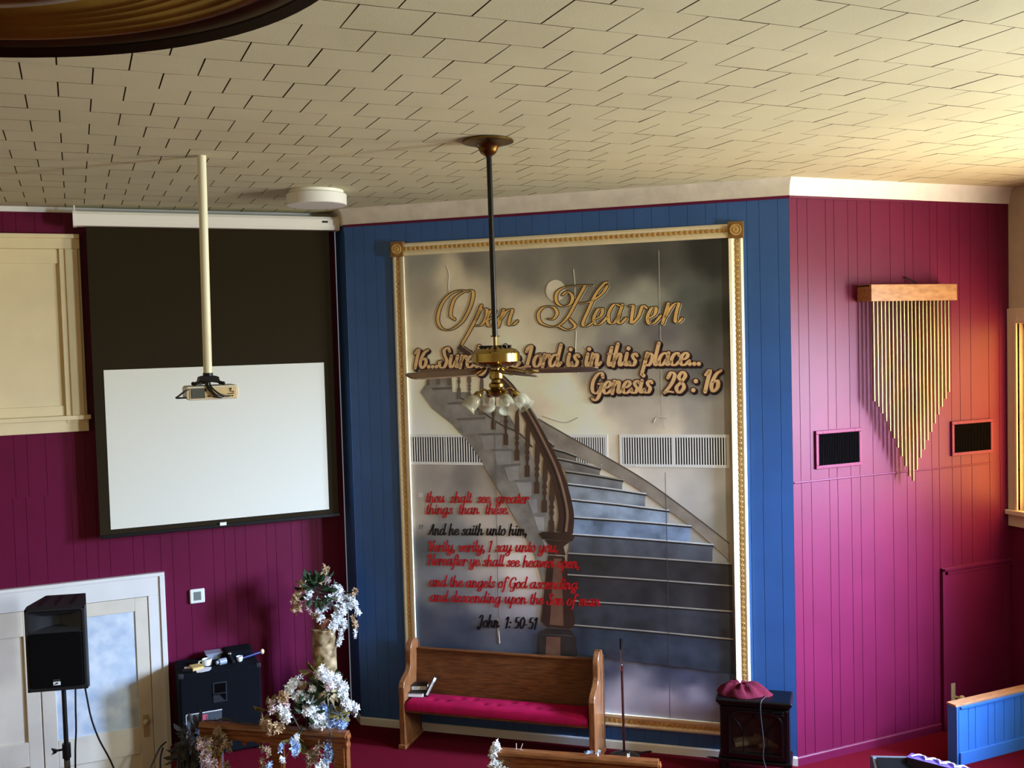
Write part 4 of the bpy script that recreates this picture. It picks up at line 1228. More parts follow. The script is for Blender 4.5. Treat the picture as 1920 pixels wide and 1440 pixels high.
bag = MB().slab([(1.16, 9.62), (1.43, 9.62), (1.44, 9.84), (1.16, 9.84)], az + .001, az + .075)
tag(obj('equipment_bag', bag, black_rough, None, WORLD, (1.3, 9.73, az), bevel=.03, seg=3), 'black soft case lying at the back right of the speaker cabinet top', 'case')


def clutter(name, lab, cat, mb_, m_, loc, **k):
    return tag(obj(name, mb_, m_, None, WORLD, loc, **k), lab, cat)


Zt = az + .001
tb = thing('plastic_tub', 'cloudy clear plastic tub at the back of the clutter on the speaker cabinet', 'tub', WORLD, (1.085, 9.76, Zt))
obj('tub', MB().prism([(1.03, Zt), (1.14, Zt), (1.155, Zt + .05), (1.015, Zt + .05)], 9.70, 9.82), clearp, tb, bevel=.006)
obj('lid', MB().box(1.005, 1.165, 9.69, 9.83, Zt + .05, Zt + .06), clearp, tb, bevel=.003)
cup = thing('white_mug', 'white mug in the middle of the clutter on the speaker cabinet', 'mug', WORLD, (1.0, 9.56, Zt))
obj('bowl', MB().lathe([(.034, 0), (.042, .006), (.044, .06), (.040, .06), (.038, .01), (0, .008)], 1.0, 9.56, Zt, 20), paper, cup, smooth=True, angle=50)
obj('handle', MB().tube(spline([(.958, 9.56, Zt + .05), (.93, 9.555, Zt + .045), (.93, 9.555, Zt + .025), (.958, 9.56, Zt + .015)], 5), .005, 6), paper, cup)
Rz = Matrix.Translation((.905, 9.50, Zt)) @ Matrix.Rotation(.18, 4, 'Z')
clutter('note_pad', 'tan notepad lying near the front of the speaker cabinet top', 'notepad', MB().box(-.055, .045, -.06, .06, 0, .03, Rz), yellow, (.905, 9.50, Zt), bevel=.003)
Rz = Matrix.Translation((.945, 9.425, Zt)) @ Matrix.Rotation(.1, 4, 'Z')
clutter('folded_paper', 'bright white folded paper hanging over the front edge of the speaker cabinet top', 'paper', MB().add([(-.06, -.04, .004), (.05, -.045, .004), (.085, .01, .014), (.03, .05, .012), (-.05, .05, .008), (-.02, -.055, .002)], [(0, 5, 1, 2, 3, 4)], Rz).add([(-.06, -.04, 0), (.05, -.045, 0), (.085, .01, .0), (.03, .05, 0), (-.05, .05, 0), (-.02, -.055, 0)], [(4, 3, 2, 1, 5, 0)], Rz), paper, (.945, 9.425, Zt))
for lab, dy, m_ in (('white marker pen behind another pen on the speaker cabinet', .0, paper), ('pinkish white marker pen in front of another pen on the speaker cabinet', -.035, MATS['pinkish_petal'])):
    clutter('marker_pen', lab, 'pen', MB().tube([(.80, 9.56 + dy, Zt + .008), (.862, 9.548 + dy, Zt + .008)], .008, 8).tube([(.862, 9.548 + dy, Zt + .008), (.878, 9.545 + dy, Zt + .008)], .0055, 8), m_, (.84, 9.56 + dy, Zt))
clutter('black_pouch', 'small black pouch at the front left of the speaker cabinet top', 'pouch', MB().slab([(.77, 9.44), (.86, 9.415), (.865, 9.46), (.78, 9.49)], Zt, Zt + .022), black, (.8, 9.45, Zt), bevel=.008)
clutter('clear_jar', 'smoky clear jar lying on its side right of the white mug', 'jar', MB().tube([(1.10, 9.50, Zt + .03), (1.165, 9.52, Zt + .03)], .030, 14).tube([(1.075, 9.495, Zt + .03), (1.10, 9.50, Zt + .03)], .018, 12), clearp, (1.12, 9.5, Zt), smooth=True)
mt = thing('microphone', 'dark handheld microphone lying between the clear jar and the white cup', 'microphone', WORLD, (1.235, 9.56, Zt))
obj('handle', MB().tube([(1.215, 9.60, Zt + .05), (1.225, 9.56, Zt + .03), (1.235, 9.50, Zt + .014)], [.010, .012, .014], 10), MATS['dark_grey_plastic'], mt, smooth=True)
obj('head', MB().ball((1.213, 9.605, Zt + .062), .020, 12), chrome, mt, smooth=True)
cl = thing('small_cup', 'small shiny white cup right of the microphone on the speaker cabinet', 'cup', WORLD, (1.29, 9.53, Zt))
obj('cup', MB().lathe([(.018, 0), (.026, .01), (.030, .05), (.027, .05), (.022, .012), (0, .01)], 1.29, 9.53, Zt, 16), paper, cl, smooth=True, angle=50)
mal = thing('drum_mallet', 'blue mallet with a cream ball end sticking out past the speaker cabinet', 'mallet', WORLD, (1.40, 9.60, Zt))
obj('shaft', MB().tube([(1.33, 9.58, Zt + .012), (1.50, 9.62, Zt + .03)], .011, 8), bluep, mal)
obj('ferrule', MB().tube([(1.30, 9.573, Zt + .009), (1.33, 9.58, Zt + .012)], .009, 8), chrome, mal)
obj('ball', MB().ball((1.515, 9.624, Zt + .033), .020, 10, 1.3), beige, mal, smooth=True)

# ------------------------------------------------------------------ flower stand, rails, flowers
pd_ = thing('pedestal', 'round marbled brown pedestal in the corner beside the blue wall', 'pedestal', WORLD, (2.055, 9.38, PLAT))
obj('column', MB().lathe([(.135, 0), (.135, .04), (.118, .06), (.114, .10), (.112, 1.0), (.118, 1.03), (.12, 1.05), (0, 1.05)], 2.055, 9.38, PLAT, 32), stone, pd_, smooth=True)


def flower(mb_, p, s, rg):
    n = Vector((rg.uniform(-1, 1), rg.uniform(-1.4, .4), rg.uniform(-.6, 1))).normalized()
    a = n.orthogonal().normalized()
    b = n.cross(a)
    np_ = rg.choice((4, 5, 5))
    w0 = rg.uniform(0, 6)
    vs, fs = [tuple(p)], []
    for k in range(np_):
        w = w0 + 2 * PI * k / np_
        for dw, r, h in ((-.42, .6, .25), (0, 1.0, .12), (.42, .6, .25)):
            q = Vector(p) + (a * math.cos(w + dw) + b * math.sin(w + dw)) * s * r + n * s * h * rg.uniform(.2, 1.6)
            vs.append(tuple(q))
        i = 1 + 3 * k
        fs.append((0, i, i + 1, i + 2))
    mb_.add(vs, fs)


def leafm(mb_, p, d, ln, w, rg):
    d = Vector(d).normalized()
    s = d.cross(Vector((rg.uniform(-1, 1), rg.uniform(-1, 1), 1))).normalized() * w
    n = d.cross(s).normalized() * ln * .12
    p = Vector(p)
    vs = [p, p + d * ln * .4 + s + n, p + d * ln * .75 + s * .7 + n, p + d * ln, p + d * ln * .75 - s * .7 + n, p + d * ln * .4 - s + n, p + d * ln * .5 - n * .3]
    mb_.add([tuple(v) for v in vs], [(0, 1, 6), (1, 2, 6), (2, 3, 6), (3, 4, 6), (4, 5, 6), (5, 0, 6)])


def cluster(root, name, pts, r, n, s, m_, rg):
    """a drooping spray: flowers packed round a path"""
    q = spline(pts, 6) if len(pts) > 1 else [Vector(pts[0])]
    mb_ = MB()
    for k in range(int(n * 1.8)):
        c = rg.choice(q)
        rr_ = r if not isinstance(r, tuple) else r[0] + (r[1] - r[0]) * (q.index(c) / max(1, len(q) - 1))
        d = Vector((rg.gauss(0, 1), rg.gauss(0, 1), rg.gauss(0, 1))).normalized() * rr_ * rg.random() ** .4
        flower(mb_, c + d, s * 1.25 * rg.uniform(.75, 1.25), rg)
    if len(q) > 1:
        mb_.tube(q, .004, 5)
    return obj(name, mb_, m_, root)


def foliage(root, c, r, n, ln, m_, rg, up=0.2):
    mb_ = MB()
    for k in range(n):
        d = Vector((rg.gauss(0, 1), rg.gauss(0, 1), rg.gauss(up, 1))).normalized()
        leafm(mb_, Vector(c) + d * r * rg.uniform(.2, .8), d, ln * rg.uniform(.7, 1.3), ln * .3, rg)
    for k in range(8):
        d = Vector((rg.gauss(0, 1), rg.gauss(0, 1), rg.gauss(up, 1))).normalized()
        mb_.tube([c, Vector(c) + d * r], .003, 4)
    return obj('foliage', mb_, m_, root)


def at(y, q):
    return (q[0], y, q[1])


rg = random.Random(11)
yb = 9.33
bq = thing('flower_arrangement', 'drooping white silk flower arrangement on top of the marbled pedestal', 'flowers', WORLD, (2.055, 9.38, 1.70))
obj('pot', MB().lathe([(.07, 0), (.085, .06), (.09, .10), (.08, .10), (.0, .09)], 2.055, 9.38, PLAT + 1.05, 18), mat('terracotta_basket', (110, 60, 34), .7, var=.2, scale=20), bq)
G0 = (2.055, 9.38, 1.84)
foliage(bq, at(yb, (1.983,2.072)), .17, 60, .10, leaf_g, rg, .6)
foliage(bq, at(yb, (2.147,1.99)), .15, 30, .08, leaf_dk, rg)
SPR = [(petal_t, [(1.885,2.15), (1.823,2.082), (1.799,1.984), (1.807,1.923)], .055, 44, .022, 0), (petal_w, [(1.905,2.147), (1.907,2.071), (1.899,1.986)], .034, 30, .022, -.05),
       (petal_p, [(1.898,1.961), (1.906,1.9)], .03, 12, .022, 0), (petal_t, [(2.015,2.134), (2.058,2.204), (2.092,2.292)], .035, 22, .022, 0), (petal_p, [(2.108,2.188), (2.097,2.149)], .025, 8, .022, 0),
       (petal_w, [(1.989,1.985), (1.997,1.908), (2.018,1.793)], .034, 36, .022, -.1), (petal_w, [(2.082,2.008), (2.059,1.95), (2.047,1.901)], .03, 18, .022, -.1),
       (petal_w, [(2.166,2.089), (2.195,2.024), (2.173,1.986)], .05, 34, .023, -.02), (petal_w, [(2.223,1.954), (2.199,1.855), (2.144,1.76), (2.1,1.679)], (.06, .04), 110, .023, -.12),
       (petal_w, [(2.157,1.835), (2.216,1.75), (2.245,1.71)], .04, 34, .022, -.08), (petal_w, [(2.203,1.675), (2.195,1.599), (2.177,1.535)], .02, 20, .02, -.12),
       (petal_w, [(2.306,1.959), (2.335,1.914), (2.363,1.828)], .032, 26, .022, -.25), (petal_w, [(2.266,2), (2.302,1.857)], .03, 14, .022, -.2), (petal_t, [(2.351,2.066), (2.338,2.006)], .022, 9, .022, -.25),
       (petal_t, [(2.32,1.782), (2.328,1.699)], .024, 14, .02, -.28), (petal_w, [(2.331,1.657), (2.324,1.606)], .014, 7, .018, -.28), (petal_t, [(1.965,1.861), (1.993,1.817)], .04, 16, .02, 0)]
for m_, q, r, n, s, dy in SPR:
    cluster(bq, 'flower_spray', [at(yb, a) for a in q] if dy == 0 else [(a[0], yb + dy * .25, a[1]) for a in q], r, n, s, m_, rg)

# rails: a moulded top on posts with curved brackets
RA = math.degrees(math.atan2(-.76, 1.0))


def make_rail(name, lab, x, y, ln, posts, z1, group):
    F = frame_at(x, y, RA)
    t = thing(name, lab, 'railing', F, (ln / 2, 0, PLAT), group)
    m = MB()
    prof = [(-.045, z1 - .012), (-.052, z1 - .03), (-.036, z1 - .045), (-.036, z1 - .075), (-.030, z1 - .09), (-.030, z1 - .125), (.030, z1 - .125), (.030, z1 - .09), (.036, z1 - .075), (.036, z1 - .045), (.052, z1 - .03), (.045, z1 - .012), (.03, z1), (-.03, z1)]
    n = len(prof)
    m.add([(0, a, b) for a, b in prof] + [(ln, a, b) for a, b in prof], [tuple(range(n)), tuple(range(2 * n - 1, n - 1, -1))] + [(i, (i + 1) % n, n + (i + 1) % n, n + i) for i in range(n)])
    obj('top_rail', m, wood_rail, t, bevel=.002)
    obj('bottom_rail', MB().box(0.01, ln - .01, -.03, .03, PLAT + .06, PLAT + .13), wood_rail, t, bevel=.004)
    for px in posts:
        obj('post', MB().box(px - .045, px + .045, -.042, .042, PLAT, z1 - .12), wood_rail, t, bevel=.006)
    for a, b in zip(posts[:-1], posts[1:]):
        a, b = a + .045, b - .045
        mid = (a + b) / 2
        for s, e in ((a, 1), (b, -1)):
            w = (mid - a)
            cur = spline([(0, 0, -.34), (w * .12, 0, -.24), (w * .42, 0, -.155), (w * .80, 0, -.125), (w, 0, -.175)], 6)
            cu2 = spline([(0, 0, -.27), (w * .22, 0, -.185), (w * .50, 0, -.120), (w * .80, 0, -.085), (w, 0, -.12)], 6)
            q = [(s + e * v.x, z1 + v.z) for v in cur] + [(s + e * v.x, z1 + v.z) for v in cu2[::-1]]
            m = MB()
            n = len(cur)
            for i in range(n - 1):
                m.prism([q[i], q[i + 1], q[2 * n - 2 - i], q[2 * n - 1 - i]], -.016, .016)
            obj('bracket', m, wood_rail, t)
    m = MB()
    m.prism([(ln - .02, z1 - .02), (ln + .012, z1 - .02), (ln + .018, z1 - .05), (ln + .004, z1 - .08), (ln + .012, z1 - .11), (ln + .004, z1 - .14), (ln + .006, PLAT), (ln - .02, PLAT)], -.034, .034)
    obj('end_bracket', m, wood_rail, t, bevel=.004)
    return t, F


r1, FR1 = make_rail('altar_rail', 'oak altar rail draped with flowers in front of the speaker cabinet', .81, 8.33, 1.26, [.10, .66, 1.20], 1.38, 'oak rails at the platform edge')
r2, FR2 = make_rail('altar_rail', 'oak altar rail with a few petals in front of the bench', 2.68, 6.765, 1.235, [.06, .62, 1.17], 1.38, 'oak rails at the platform edge')

yr = 7.72
fq = thing('flower_arrangement', 'full white and pale blue silk flowers spread over the right end of the oak rail', 'flowers', WORLD, (1.66, 7.70, 1.385))
foliage(fq, at(7.75, (1.701,1.642)), .15, 46, .10, leaf_g, rg, .5)
foliage(fq, at(7.70, (1.531,1.539)), .14, 40, .08, leaf_g, rg, .2)
foliage(fq, at(7.95, (1.296,1.497)), .07, 18, .09, leaf_o, rg, .3)
foliage(fq, at(7.66, (1.78,1.484)), .06, 16, .07, leaf_o, rg, .2)
foliage(fq, at(7.72, (1.466,1.338)), .05, 10, .10, leaf_o, rg, -.6)
foliage(fq, at(7.80, (1.625,1.801)), .06, 6, .10, leaf_o, rg, 1)
SPR = [(petal_w, [(1.63,1.863), (1.663,1.825), (1.728,1.772)], .05, 46), (petal_p, [(1.678,1.788), (1.693,1.744)], .03, 12), (petal_w, [(1.75,1.798), (1.785,1.72), (1.809,1.657)], .045, 44), (petal_w, [(1.827,1.688), (1.833,1.635)], .03, 20),
       (petal_w, [(1.478,1.787), (1.428,1.754), (1.402,1.708)], .04, 34), (petal_t, [(1.354,1.733), (1.336,1.694)], .03, 14), (petal_w, [(1.567,1.731), (1.591,1.71)], .02, 7), (petal_t, [(1.543,1.743), (1.5,1.717)], .02, 8),
       (petal_w, [(1.466,1.664), (1.522,1.629), (1.579,1.586)], .05, 56), (petal_p, [(1.35,1.642), (1.373,1.588)], .035, 18), (petal_w, [(1.537,1.576), (1.601,1.514), (1.632,1.45)], .05, 64),
       (petal_b, [(1.628,1.569), (1.685,1.525), (1.734,1.482)], .045, 44), (petal_b, [(1.724,1.442), (1.774,1.399), (1.816,1.374)], .05, 54), (petal_w, [(1.59,1.44), (1.613,1.386), (1.608,1.353)], .03, 20),
       (petal_w, [(1.341,1.602), (1.371,1.555), (1.346,1.526)], .035, 28), (petal_t, [(1.233,1.521), (1.28,1.479), (1.329,1.487)], .04, 30), (petal_p, [(1.276,1.641), (1.262,1.592)], .032, 16), (petal_t, [(1.194,1.528), (1.224,1.48), (1.247,1.416)], .028, 18),
       (petal_w, [(1.818,1.593), (1.842,1.547)], .04, 26), (petal_w, [(1.862,1.571), (1.894,1.523), (1.927,1.475)], .032, 26), (petal_b, [(1.826,1.48), (1.834,1.444)], .03, 18), (petal_w, [(1.424,1.418), (1.431,1.383)], .015, 5),
       (petal_b, [(1.413,1.351), (1.428,1.306), (1.418,1.258)], .028, 26), (petal_b, [(1.324,1.334), (1.314,1.295)], .016, 6), (petal_w, [(1.316,1.237), (1.331,1.217)], .012, 4),
       (petal_b, [(1.705,1.337), (1.678,1.274), (1.692,1.213), (1.665,1.159)], .04, 56), (petal_w, [(1.752,1.243), (1.768,1.224)], .014, 5), (petal_d, [(1.604,1.268), (1.561,1.225), (1.525,1.148)], .045, 34), (petal_w, [(1.644,1.139), (1.585,1.117)], .04, 24),
       (petal_d, [(1.186,1.337), (1.225,1.287)], .03, 10), (petal_d, [(1.167,1.267), (1.18,1.181)], .022, 10), (petal_b, [(1.221,1.206), (1.178,1.148)], .024, 12)]
for m_, q, r, n in SPR:
    y = 7.70 + rg.uniform(-.10, .06)
    cluster(fq, 'flower_spray', [(a[0], (7.64 if a[1] < 1.28 else y), a[1]) for a in q], r, n, .021, m_, rg)
obj('stem', MB().tube([at(7.6, a) for a in ((1.659,1.437), (1.69,1.39), (1.697,1.33))], .006, 6).tube([at(7.62, a) for a in ((1.405,1.568), (1.435,1.496), (1.458,1.45), (1.506,1.433))], .005, 6), leaf_dk, fq)

dq = thing('flower_spray', 'faded tan silk flowers hanging from the left end of the oak rail', 'flowers', WORLD, (.95, 8.2, 1.30))
for m_, q, r, n in [(petal_d, [(0.904,1.342), (0.922,1.288), (0.903,1.231)], .04, 30), (petal_t, [(0.963,1.289), (0.952,1.222)], .03, 16), (petal_p, [(0.809,1.278), (0.811,1.205), (0.832,1.124), (0.853,1.051)], .055, 80), (petal_d, [(0.994,1.24), (0.984,1.207)], .02, 7), (petal_d, [(0.96,1.081), (0.976,1.053)], .02, 8)]:
    cluster(dq, 'flower_cluster', [at(8.12 + rg.uniform(-.04, .04), a) for a in q], r, n, .021, m_, rg)
foliage(dq, at(8.14, (0.89,1.243)), .09, 18, .07, leaf_o, rg, -.4)
vq = thing('dried_vine', 'bunch of grey brown dried leaves at the platform corner left of the oak rail', 'dried plant', WORLD, (.72, 8.6, 1.0))
foliage(vq, at(8.5, (0.772,1.184)), .16, 60, .10, leaf_dk, rg, -.1)
foliage(vq, at(8.5, (0.709,1.084)), .14, 40, .12, leaf_dk, rg, -.8)
m = MB()
for k in range(12):
    x0 = .62 + .022 * k
    m.tube(spline([(x0 + .06, 8.5, 1.22), (x0 + .01, 8.46, 1.1), (x0, 8.44, .95), (x0 + rg.uniform(-.04, .03), 8.42, .72)], 4), .007, 5)
obj('stem', m, leaf_dk, vq)
tw = thing('twig_garland', 'thin bare twig garland lying along the top of the oak rail', 'garland', FR1, (.35, 0, 1.381))
m = MB().tube(spline([(.03, .0, 1.388), (.2, .01, 1.395), (.4, -.01, 1.388), (.6, .01, 1.392), (.78, 0, 1.395)], 5), .005, 5)
for k in range(11):
    x = .05 + .07 * k
    m.tube([(x, 0, 1.39), (x + rg.uniform(-.03, .03), rg.uniform(-.02, .02), 1.39 + rg.uniform(.02, .05))], .0035, 4)
m.tube(spline([(.13, 0, 1.39), (.18, 0, 1.412), (.24, 0, 1.412), (.28, 0, 1.392)], 5), .006, 5)
obj('twigs', m, leaf_dk, tw)

wq = thing('flower_spray', 'small white flower sprig hanging at the left end of the rail before the bench', 'flowers', FR2, (.05, 0, 1.30))
for c, r, n in ((( .055, -.03, 1.405), .038, 26), ((.025, -.05, 1.36), .02, 8), ((.05, -.06, 1.29), .045, 34), ((.10, -.06, 1.235), .03, 14), ((.13, -.06, 1.24), .02, 8)):
    cluster(wq, 'flower_cluster', [c, (c[0], c[1], c[2] - .03)], r, n, .019, petal_w, rg)
foliage(wq, (.07, -.05, 1.30), .06, 12, .05, leaf_o, rg, -.3)
for lab, x, n, cm in (('loose bluish petals on the middle of the rail before the bench', .76, 9, petal_b), ('two thin pale stalks on the rail before the bench', .20, 0, leaf_dk), ('single white petal on the right part of the rail before the bench', 1.02, 3, petal_w)):
    m = MB()
    for k in range(n):
        flower(m, (x + rg.uniform(-.05, .05) * (n > 3), rg.uniform(-.03, .03), 1.40), .016, rg)
    if not n:
        for d in (.0, .03):
            m.tube([(x + d, 0, 1.384), (x + d * 1.6, 0, 1.43)], .003, 5)
        m.tube([(x - .01, 0, 1.385), (x + .05, -.01, 1.385)], .003, 5)
    tag(obj('petal_scrap' if n else 'stalk_scrap', m, petal_p if not n else cm, None, FR2, (x, 0, 1.381)), lab, 'petals' if n else 'stalks')

ap = thing('acrylic_panel', 'clear plastic panel with bright edge and pink patch behind the oak rail end', 'panel', WORLD, (.85, 8.75, PLAT))
m = MB().box(.73, 1.02, 8.745, 8.755, PLAT, 1.30)
obj('sheet', m, acrylic, ap)
m = MB().box(.727, 1.023, 8.744, 8.756, 1.2985, 1.303).box(.727, .731, 8.744, 8.756, PLAT, 1.303)
obj('edge', m, paper, ap)
obj('pink_patch', MB().box(.86, .90, 8.738, 8.743, 1.16, 1.285), mat('pink_paper', (206, 90, 110), .6), ap)

# ------------------------------------------------------------------ the bench (pew), its cushion and books
pw = thing('pew', 'oak church bench with scrolled ends standing before the mural', 'bench', FB, (1.52, -.22, PLAT))
U0, U1 = .605, 2.445


def pew_end(u):
    # depth runs toward the room as negative y
    front = [(-.455, PLAT + .035), (-.455, PLAT + .57)] + [(q.x, q.z) for q in spline([(-.455, 0, PLAT + .57), (-.43, 0, PLAT + .615), (-.375, 0, PLAT + .645), (-.305, 0, PLAT + .675), (-.275, 0, PLAT + .72), (-.270, 0, PLAT + .80), (-.262, 0, PLAT + .87), (-.225, 0, PLAT + .925), (-.165, 0, PLAT + .948), (-.10, 0, PLAT + .93), (-.075, 0, PLAT + .89)], 5)][1:]
    loop = front + [(-.065, PLAT + .5), (-.06, PLAT + .035)]
    m = MB()
    n = len(loop)
    vs = [(u, y, z) for y, z in loop] + [(u + .055, y, z) for y, z in loop]
    m.add(vs, [tuple(range(n)), tuple(range(2 * n - 1, n - 1, -1))] + [(i, (i + 1) % n, n + (i + 1) % n, n + i) for i in range(n)])
    e = obj('end_panel', m, wood_v, pw, bevel=.008, seg=3)
    obj('foot', MB().box(u - .01, u + .065, -.475, -.045, PLAT, PLAT + .04), wood_v, e, bevel=.006)
    obj('edge_strip', MB().box(u + .054, u + .06, -.085, -.062, PLAT + .04, PLAT + .88), wood, e)


pew_end(U0)
pew_end(U1 - .055)
m = MB()
ua, ub = U0 + .055, U1 - .055
vs = [(u, y, z) for u in (ua, ub) for y, z in ((-.115, PLAT + .835), (-.085, PLAT + .835), (-.150, PLAT + .36), (-.185, PLAT + .36))]
m.add(vs, [(0, 1, 2, 3), (7, 6, 5, 4), (0, 4, 5, 1), (1, 5, 6, 2), (2, 6, 7, 3), (3, 7, 4, 0)])
obj('backrest', m, wood, pw, bevel=.006)
obj('back_rail', MB().box(ua, ub, -.13, -.078, PLAT + .825, PLAT + .845), wood, pw, bevel=.006)
obj('seat', MB().box(ua, ub, -.445, -.15, PLAT + .335, PLAT + .36), wood, pw, bevel=.006)
obj('seat_brace', MB().box(ua, ub, -.25, -.22, PLAT + .26, PLAT + .336), wood, pw)
# cushion: tufted top
nx_, ny_ = 72, 14
m = MB()
c0, c1, d0, d1, h0, h1 = ua + .005, ub - .01, -.452, -.19, PLAT + .361, PLAT + .45
tufts = [(c0 + (c1 - c0) * (k + .5) / 7, d0 + (.34 if k % 2 else .66) * (d1 - d0)) for k in range(7)] + [(c0 + (c1 - c0) * (k + 1) / 7, d0 + (.66 if k % 2 else .34) * (d1 - d0)) for k in range(6)]
vs = []
for j in range(ny_ + 1):
    for i in range(nx_ + 1):
        x, y = c0 + (c1 - c0) * i / nx_, d0 + (d1 - d0) * j / ny_
        e = min(i / nx_ * (c1 - c0), (1 - i / nx_) * (c1 - c0), (y - d0) * 1.0, (d1 - y))
        z = h1 - .028 * max(0, 1 - e / .035) ** 2
        for tx, ty in tufts:
            dd = math.hypot(x - tx, (y - ty))
            z -= .020 * math.exp(-(dd / .022) ** 2)
            z -= .008 * math.exp(-((y - ty) / .012) ** 2) * math.exp(-(abs(x - tx) / .055) ** 2)
        vs.append((x, y, z))
W_ = nx_ + 1
fs = [(j * W_ + i, j * W_ + i + 1, (j + 1) * W_ + i + 1, (j + 1) * W_ + i) for j in range(ny_) for i in range(nx_)]
nb = len(vs)
edge = [i for i in range(W_)] + [(j + 1) * W_ - 1 for j in range(1, ny_ + 1)] + [ny_ * W_ + i for i in range(nx_ - 1, -1, -1)] + [j * W_ for j in range(ny_ - 1, 0, -1)]
vs += [(vs[k][0], vs[k][1], h0) for k in edge]
ne = len(edge)
fs += [(edge[k], nb + k, nb + (k + 1) % ne, edge[(k + 1) % ne]) for k in range(ne)] + [tuple(range(nb + ne - 1, nb - 1, -1))]
m.add(vs, fs)
cu = thing('bench_cushion', 'long crimson tufted cushion on the oak bench', 'cushion', FB, ((c0 + c1) / 2, -.3, h0))
obj('pad', m, velvet, cu, smooth=True, angle=50)
m = MB()
for tx, ty in tufts:
    m.ball((tx, ty, h1 - .022), .010, 8, .5)
obj('button', m, MATS['maroon_cloth'], cu, smooth=True)


def book(lab, M_, l, w, t):
    b = thing('book', lab, 'book', FB @ M_, (0, 0, 0), 'black books stacked on the bench')
    obj('pages', MB().box(.006, l - .006, .004, w - .006, .004, t - .004), pages, b)
    obj('cover', MB().box(0, l, 0, w, 0, .004).box(0, l, 0, w, t - .004, t).box(0, l, w - .004, w, .004, t - .004), bookblk, b)
    return b


hb = h1 - .002
R_ = lambda x, y, z, a, ry=0: Matrix.Translation((x, y, z)) @ Matrix.Rotation(math.radians(a), 4, 'Z') @ Matrix.Rotation(math.radians(ry), 4, 'Y')
book('bottom black book of the small stack at the left end of the bench cushion', R_(.655, -.36, hb, 8), .15, .115, .042)
book('top black book of the small stack at the left end of the bench cushion', R_(.665, -.30, hb + .043, 14), .15, .11, .045)
book('black book leaning upright against the small stack on the bench cushion', R_(.84, -.31, hb, 12, -62), .16, .11, .034)

# ------------------------------------------------------------------ microphone stand
mx, my = 4.315, 7.668
ms = thing('microphone_stand', 'slim microphone stand with round dark base right of the oak bench', 'microphone stand', WORLD, (mx, my, PLAT))
obj('base', MB().lathe([(.135, 0), (.14, .012), (.10, .03), (.05, .045), (.022, .055), (0, .055)], mx, my, PLAT, 32), mat('grey_iron_base', (48, 44, 44), .5, var=.2, scale=20), ms, smooth=True)
obj('lower_tube', MB().tube([(mx, my, PLAT + .05), (mx - .004, my, 1.44)], .011, 12), mat('brown_chrome_tube', (86, 52, 50), .25, metal=.7), ms, smooth=True)
obj('clutch', MB().tube([(mx - .004, my, 1.43), (mx - .004, my, 1.485)], [.015, .015], 14), chrome, ms, smooth=True)
obj('upper_tube', MB().tube([(mx - .004, my, 1.48), (mx - .008, my, 1.63)], .0065, 10), chrome, ms, smooth=True)
m = MB().tube([(mx - .008, my, 1.62), (mx - .008, my, 1.66), (mx - .008, my - .004, 1.72)], [.010, .013, .013], 10)
m.tube([(mx + .008, my, 1.66), (mx + .010, my - .004, 1.71)], .005, 8)
obj('clip', m, black, ms, smooth=True)
q = [(mx + .10, my + .02, PLAT + .009), (mx + .3, my - .02, PLAT + .009), (mx + .45, my - .1, PLAT + .009), (mx + .62, my - .3, PLAT + .009), (mx + .8, my - .5, PLAT + .009)]
tag(obj('microphone_cable', MB().tube(spline(q, 6), .008, 7), cable_m, None, WORLD, q[0], smooth=True), 'black cable on the red carpet running right from the microphone stand base', 'cable')
q = [(mx - .12, my + .01, PLAT + .009), (mx - .2, my + .0, PLAT + .009), (mx - .32, my + .02, PLAT + .009)]

# ------------------------------------------------------------------ electric stove
S_0, S_1, SB, SF, ST = 3.50, 4.065, -.09, -.375, 1.325
sv = thing('electric_stove', 'black cast iron style electric stove with arched glass door below the mural corner', 'stove', FB, ((S_0 + S_1) / 2, -.23, PLAT))
m = MB().box(S_0, S_1, SF + .03, SB, .80, ST - .055)
# body is open at the front: rebuild as walls
m = MB()
m.box(S_0, S_0 + .03, SF + .03, SB, .80, ST - .055).box(S_1 - .03, S_1, SF + .03, SB, .80, ST - .055)
m.box(S_0 + .03, S_1 - .03, SF + .03, SB, .80, .83).box(S_0 + .03, S_1 - .03, SF + .03, SB, ST - .10, ST - .055).box(S_0 + .03, S_1 - .03, SB - .02, SB, .83, ST - .10)
obj('body', m, ironblack, sv, bevel=.006)
obj('top', MB().box(S_0 - .03, S_1 + .025, SF - .015, SB + .015, ST - .04, ST), ironblack, sv, bevel=.015, seg=3)
obj('top_moulding', MB().box(S_0 - .012, S_1 + .008, SF + .005, SB, ST - .062, ST - .04), ironblack, sv, bevel=.008)
obj('plinth', MB().box(S_0 - .02, S_1 + .02, SF - .005, SB, .775, .815), ironblack, sv, bevel=.012)
for x, y in ((S_0 + .02, SF + .04), (S_1 - .02, SF + .04), (S_0 + .02, SB - .04), (S_1 - .02, SB - .04)):
    obj('leg', MB().lathe([(.022, 0), (.028, .02), (.030, .08), (.042, .128)], x, y, PLAT, 12), ironblack, sv, smooth=True)
wx0, wx1, wz0, wz1 = S_0 + .085, S_1 - .07, .875, 1.215


def arch(x0, x1, z0, z1, r, n=6):
    o = [(x0, z0), (x1, z0)]
    o += [(x1 - r + r * math.cos(PI / 2 * i / n), z1 - r * .8 + r * .8 * math.sin(PI / 2 * i / n)) for i in range(n + 1)]
    o += [(x0 + r + r * math.cos(PI / 2 + PI / 2 * i / n), z1 - r * .8 + r * .8 * math.sin(PI / 2 + PI / 2 * i / n)) for i in range(n + 1)]
    return o


def squareish(x0, x1, z0, z1, n=6):
    return arch(x0, x1, z0, z1, .012, n)


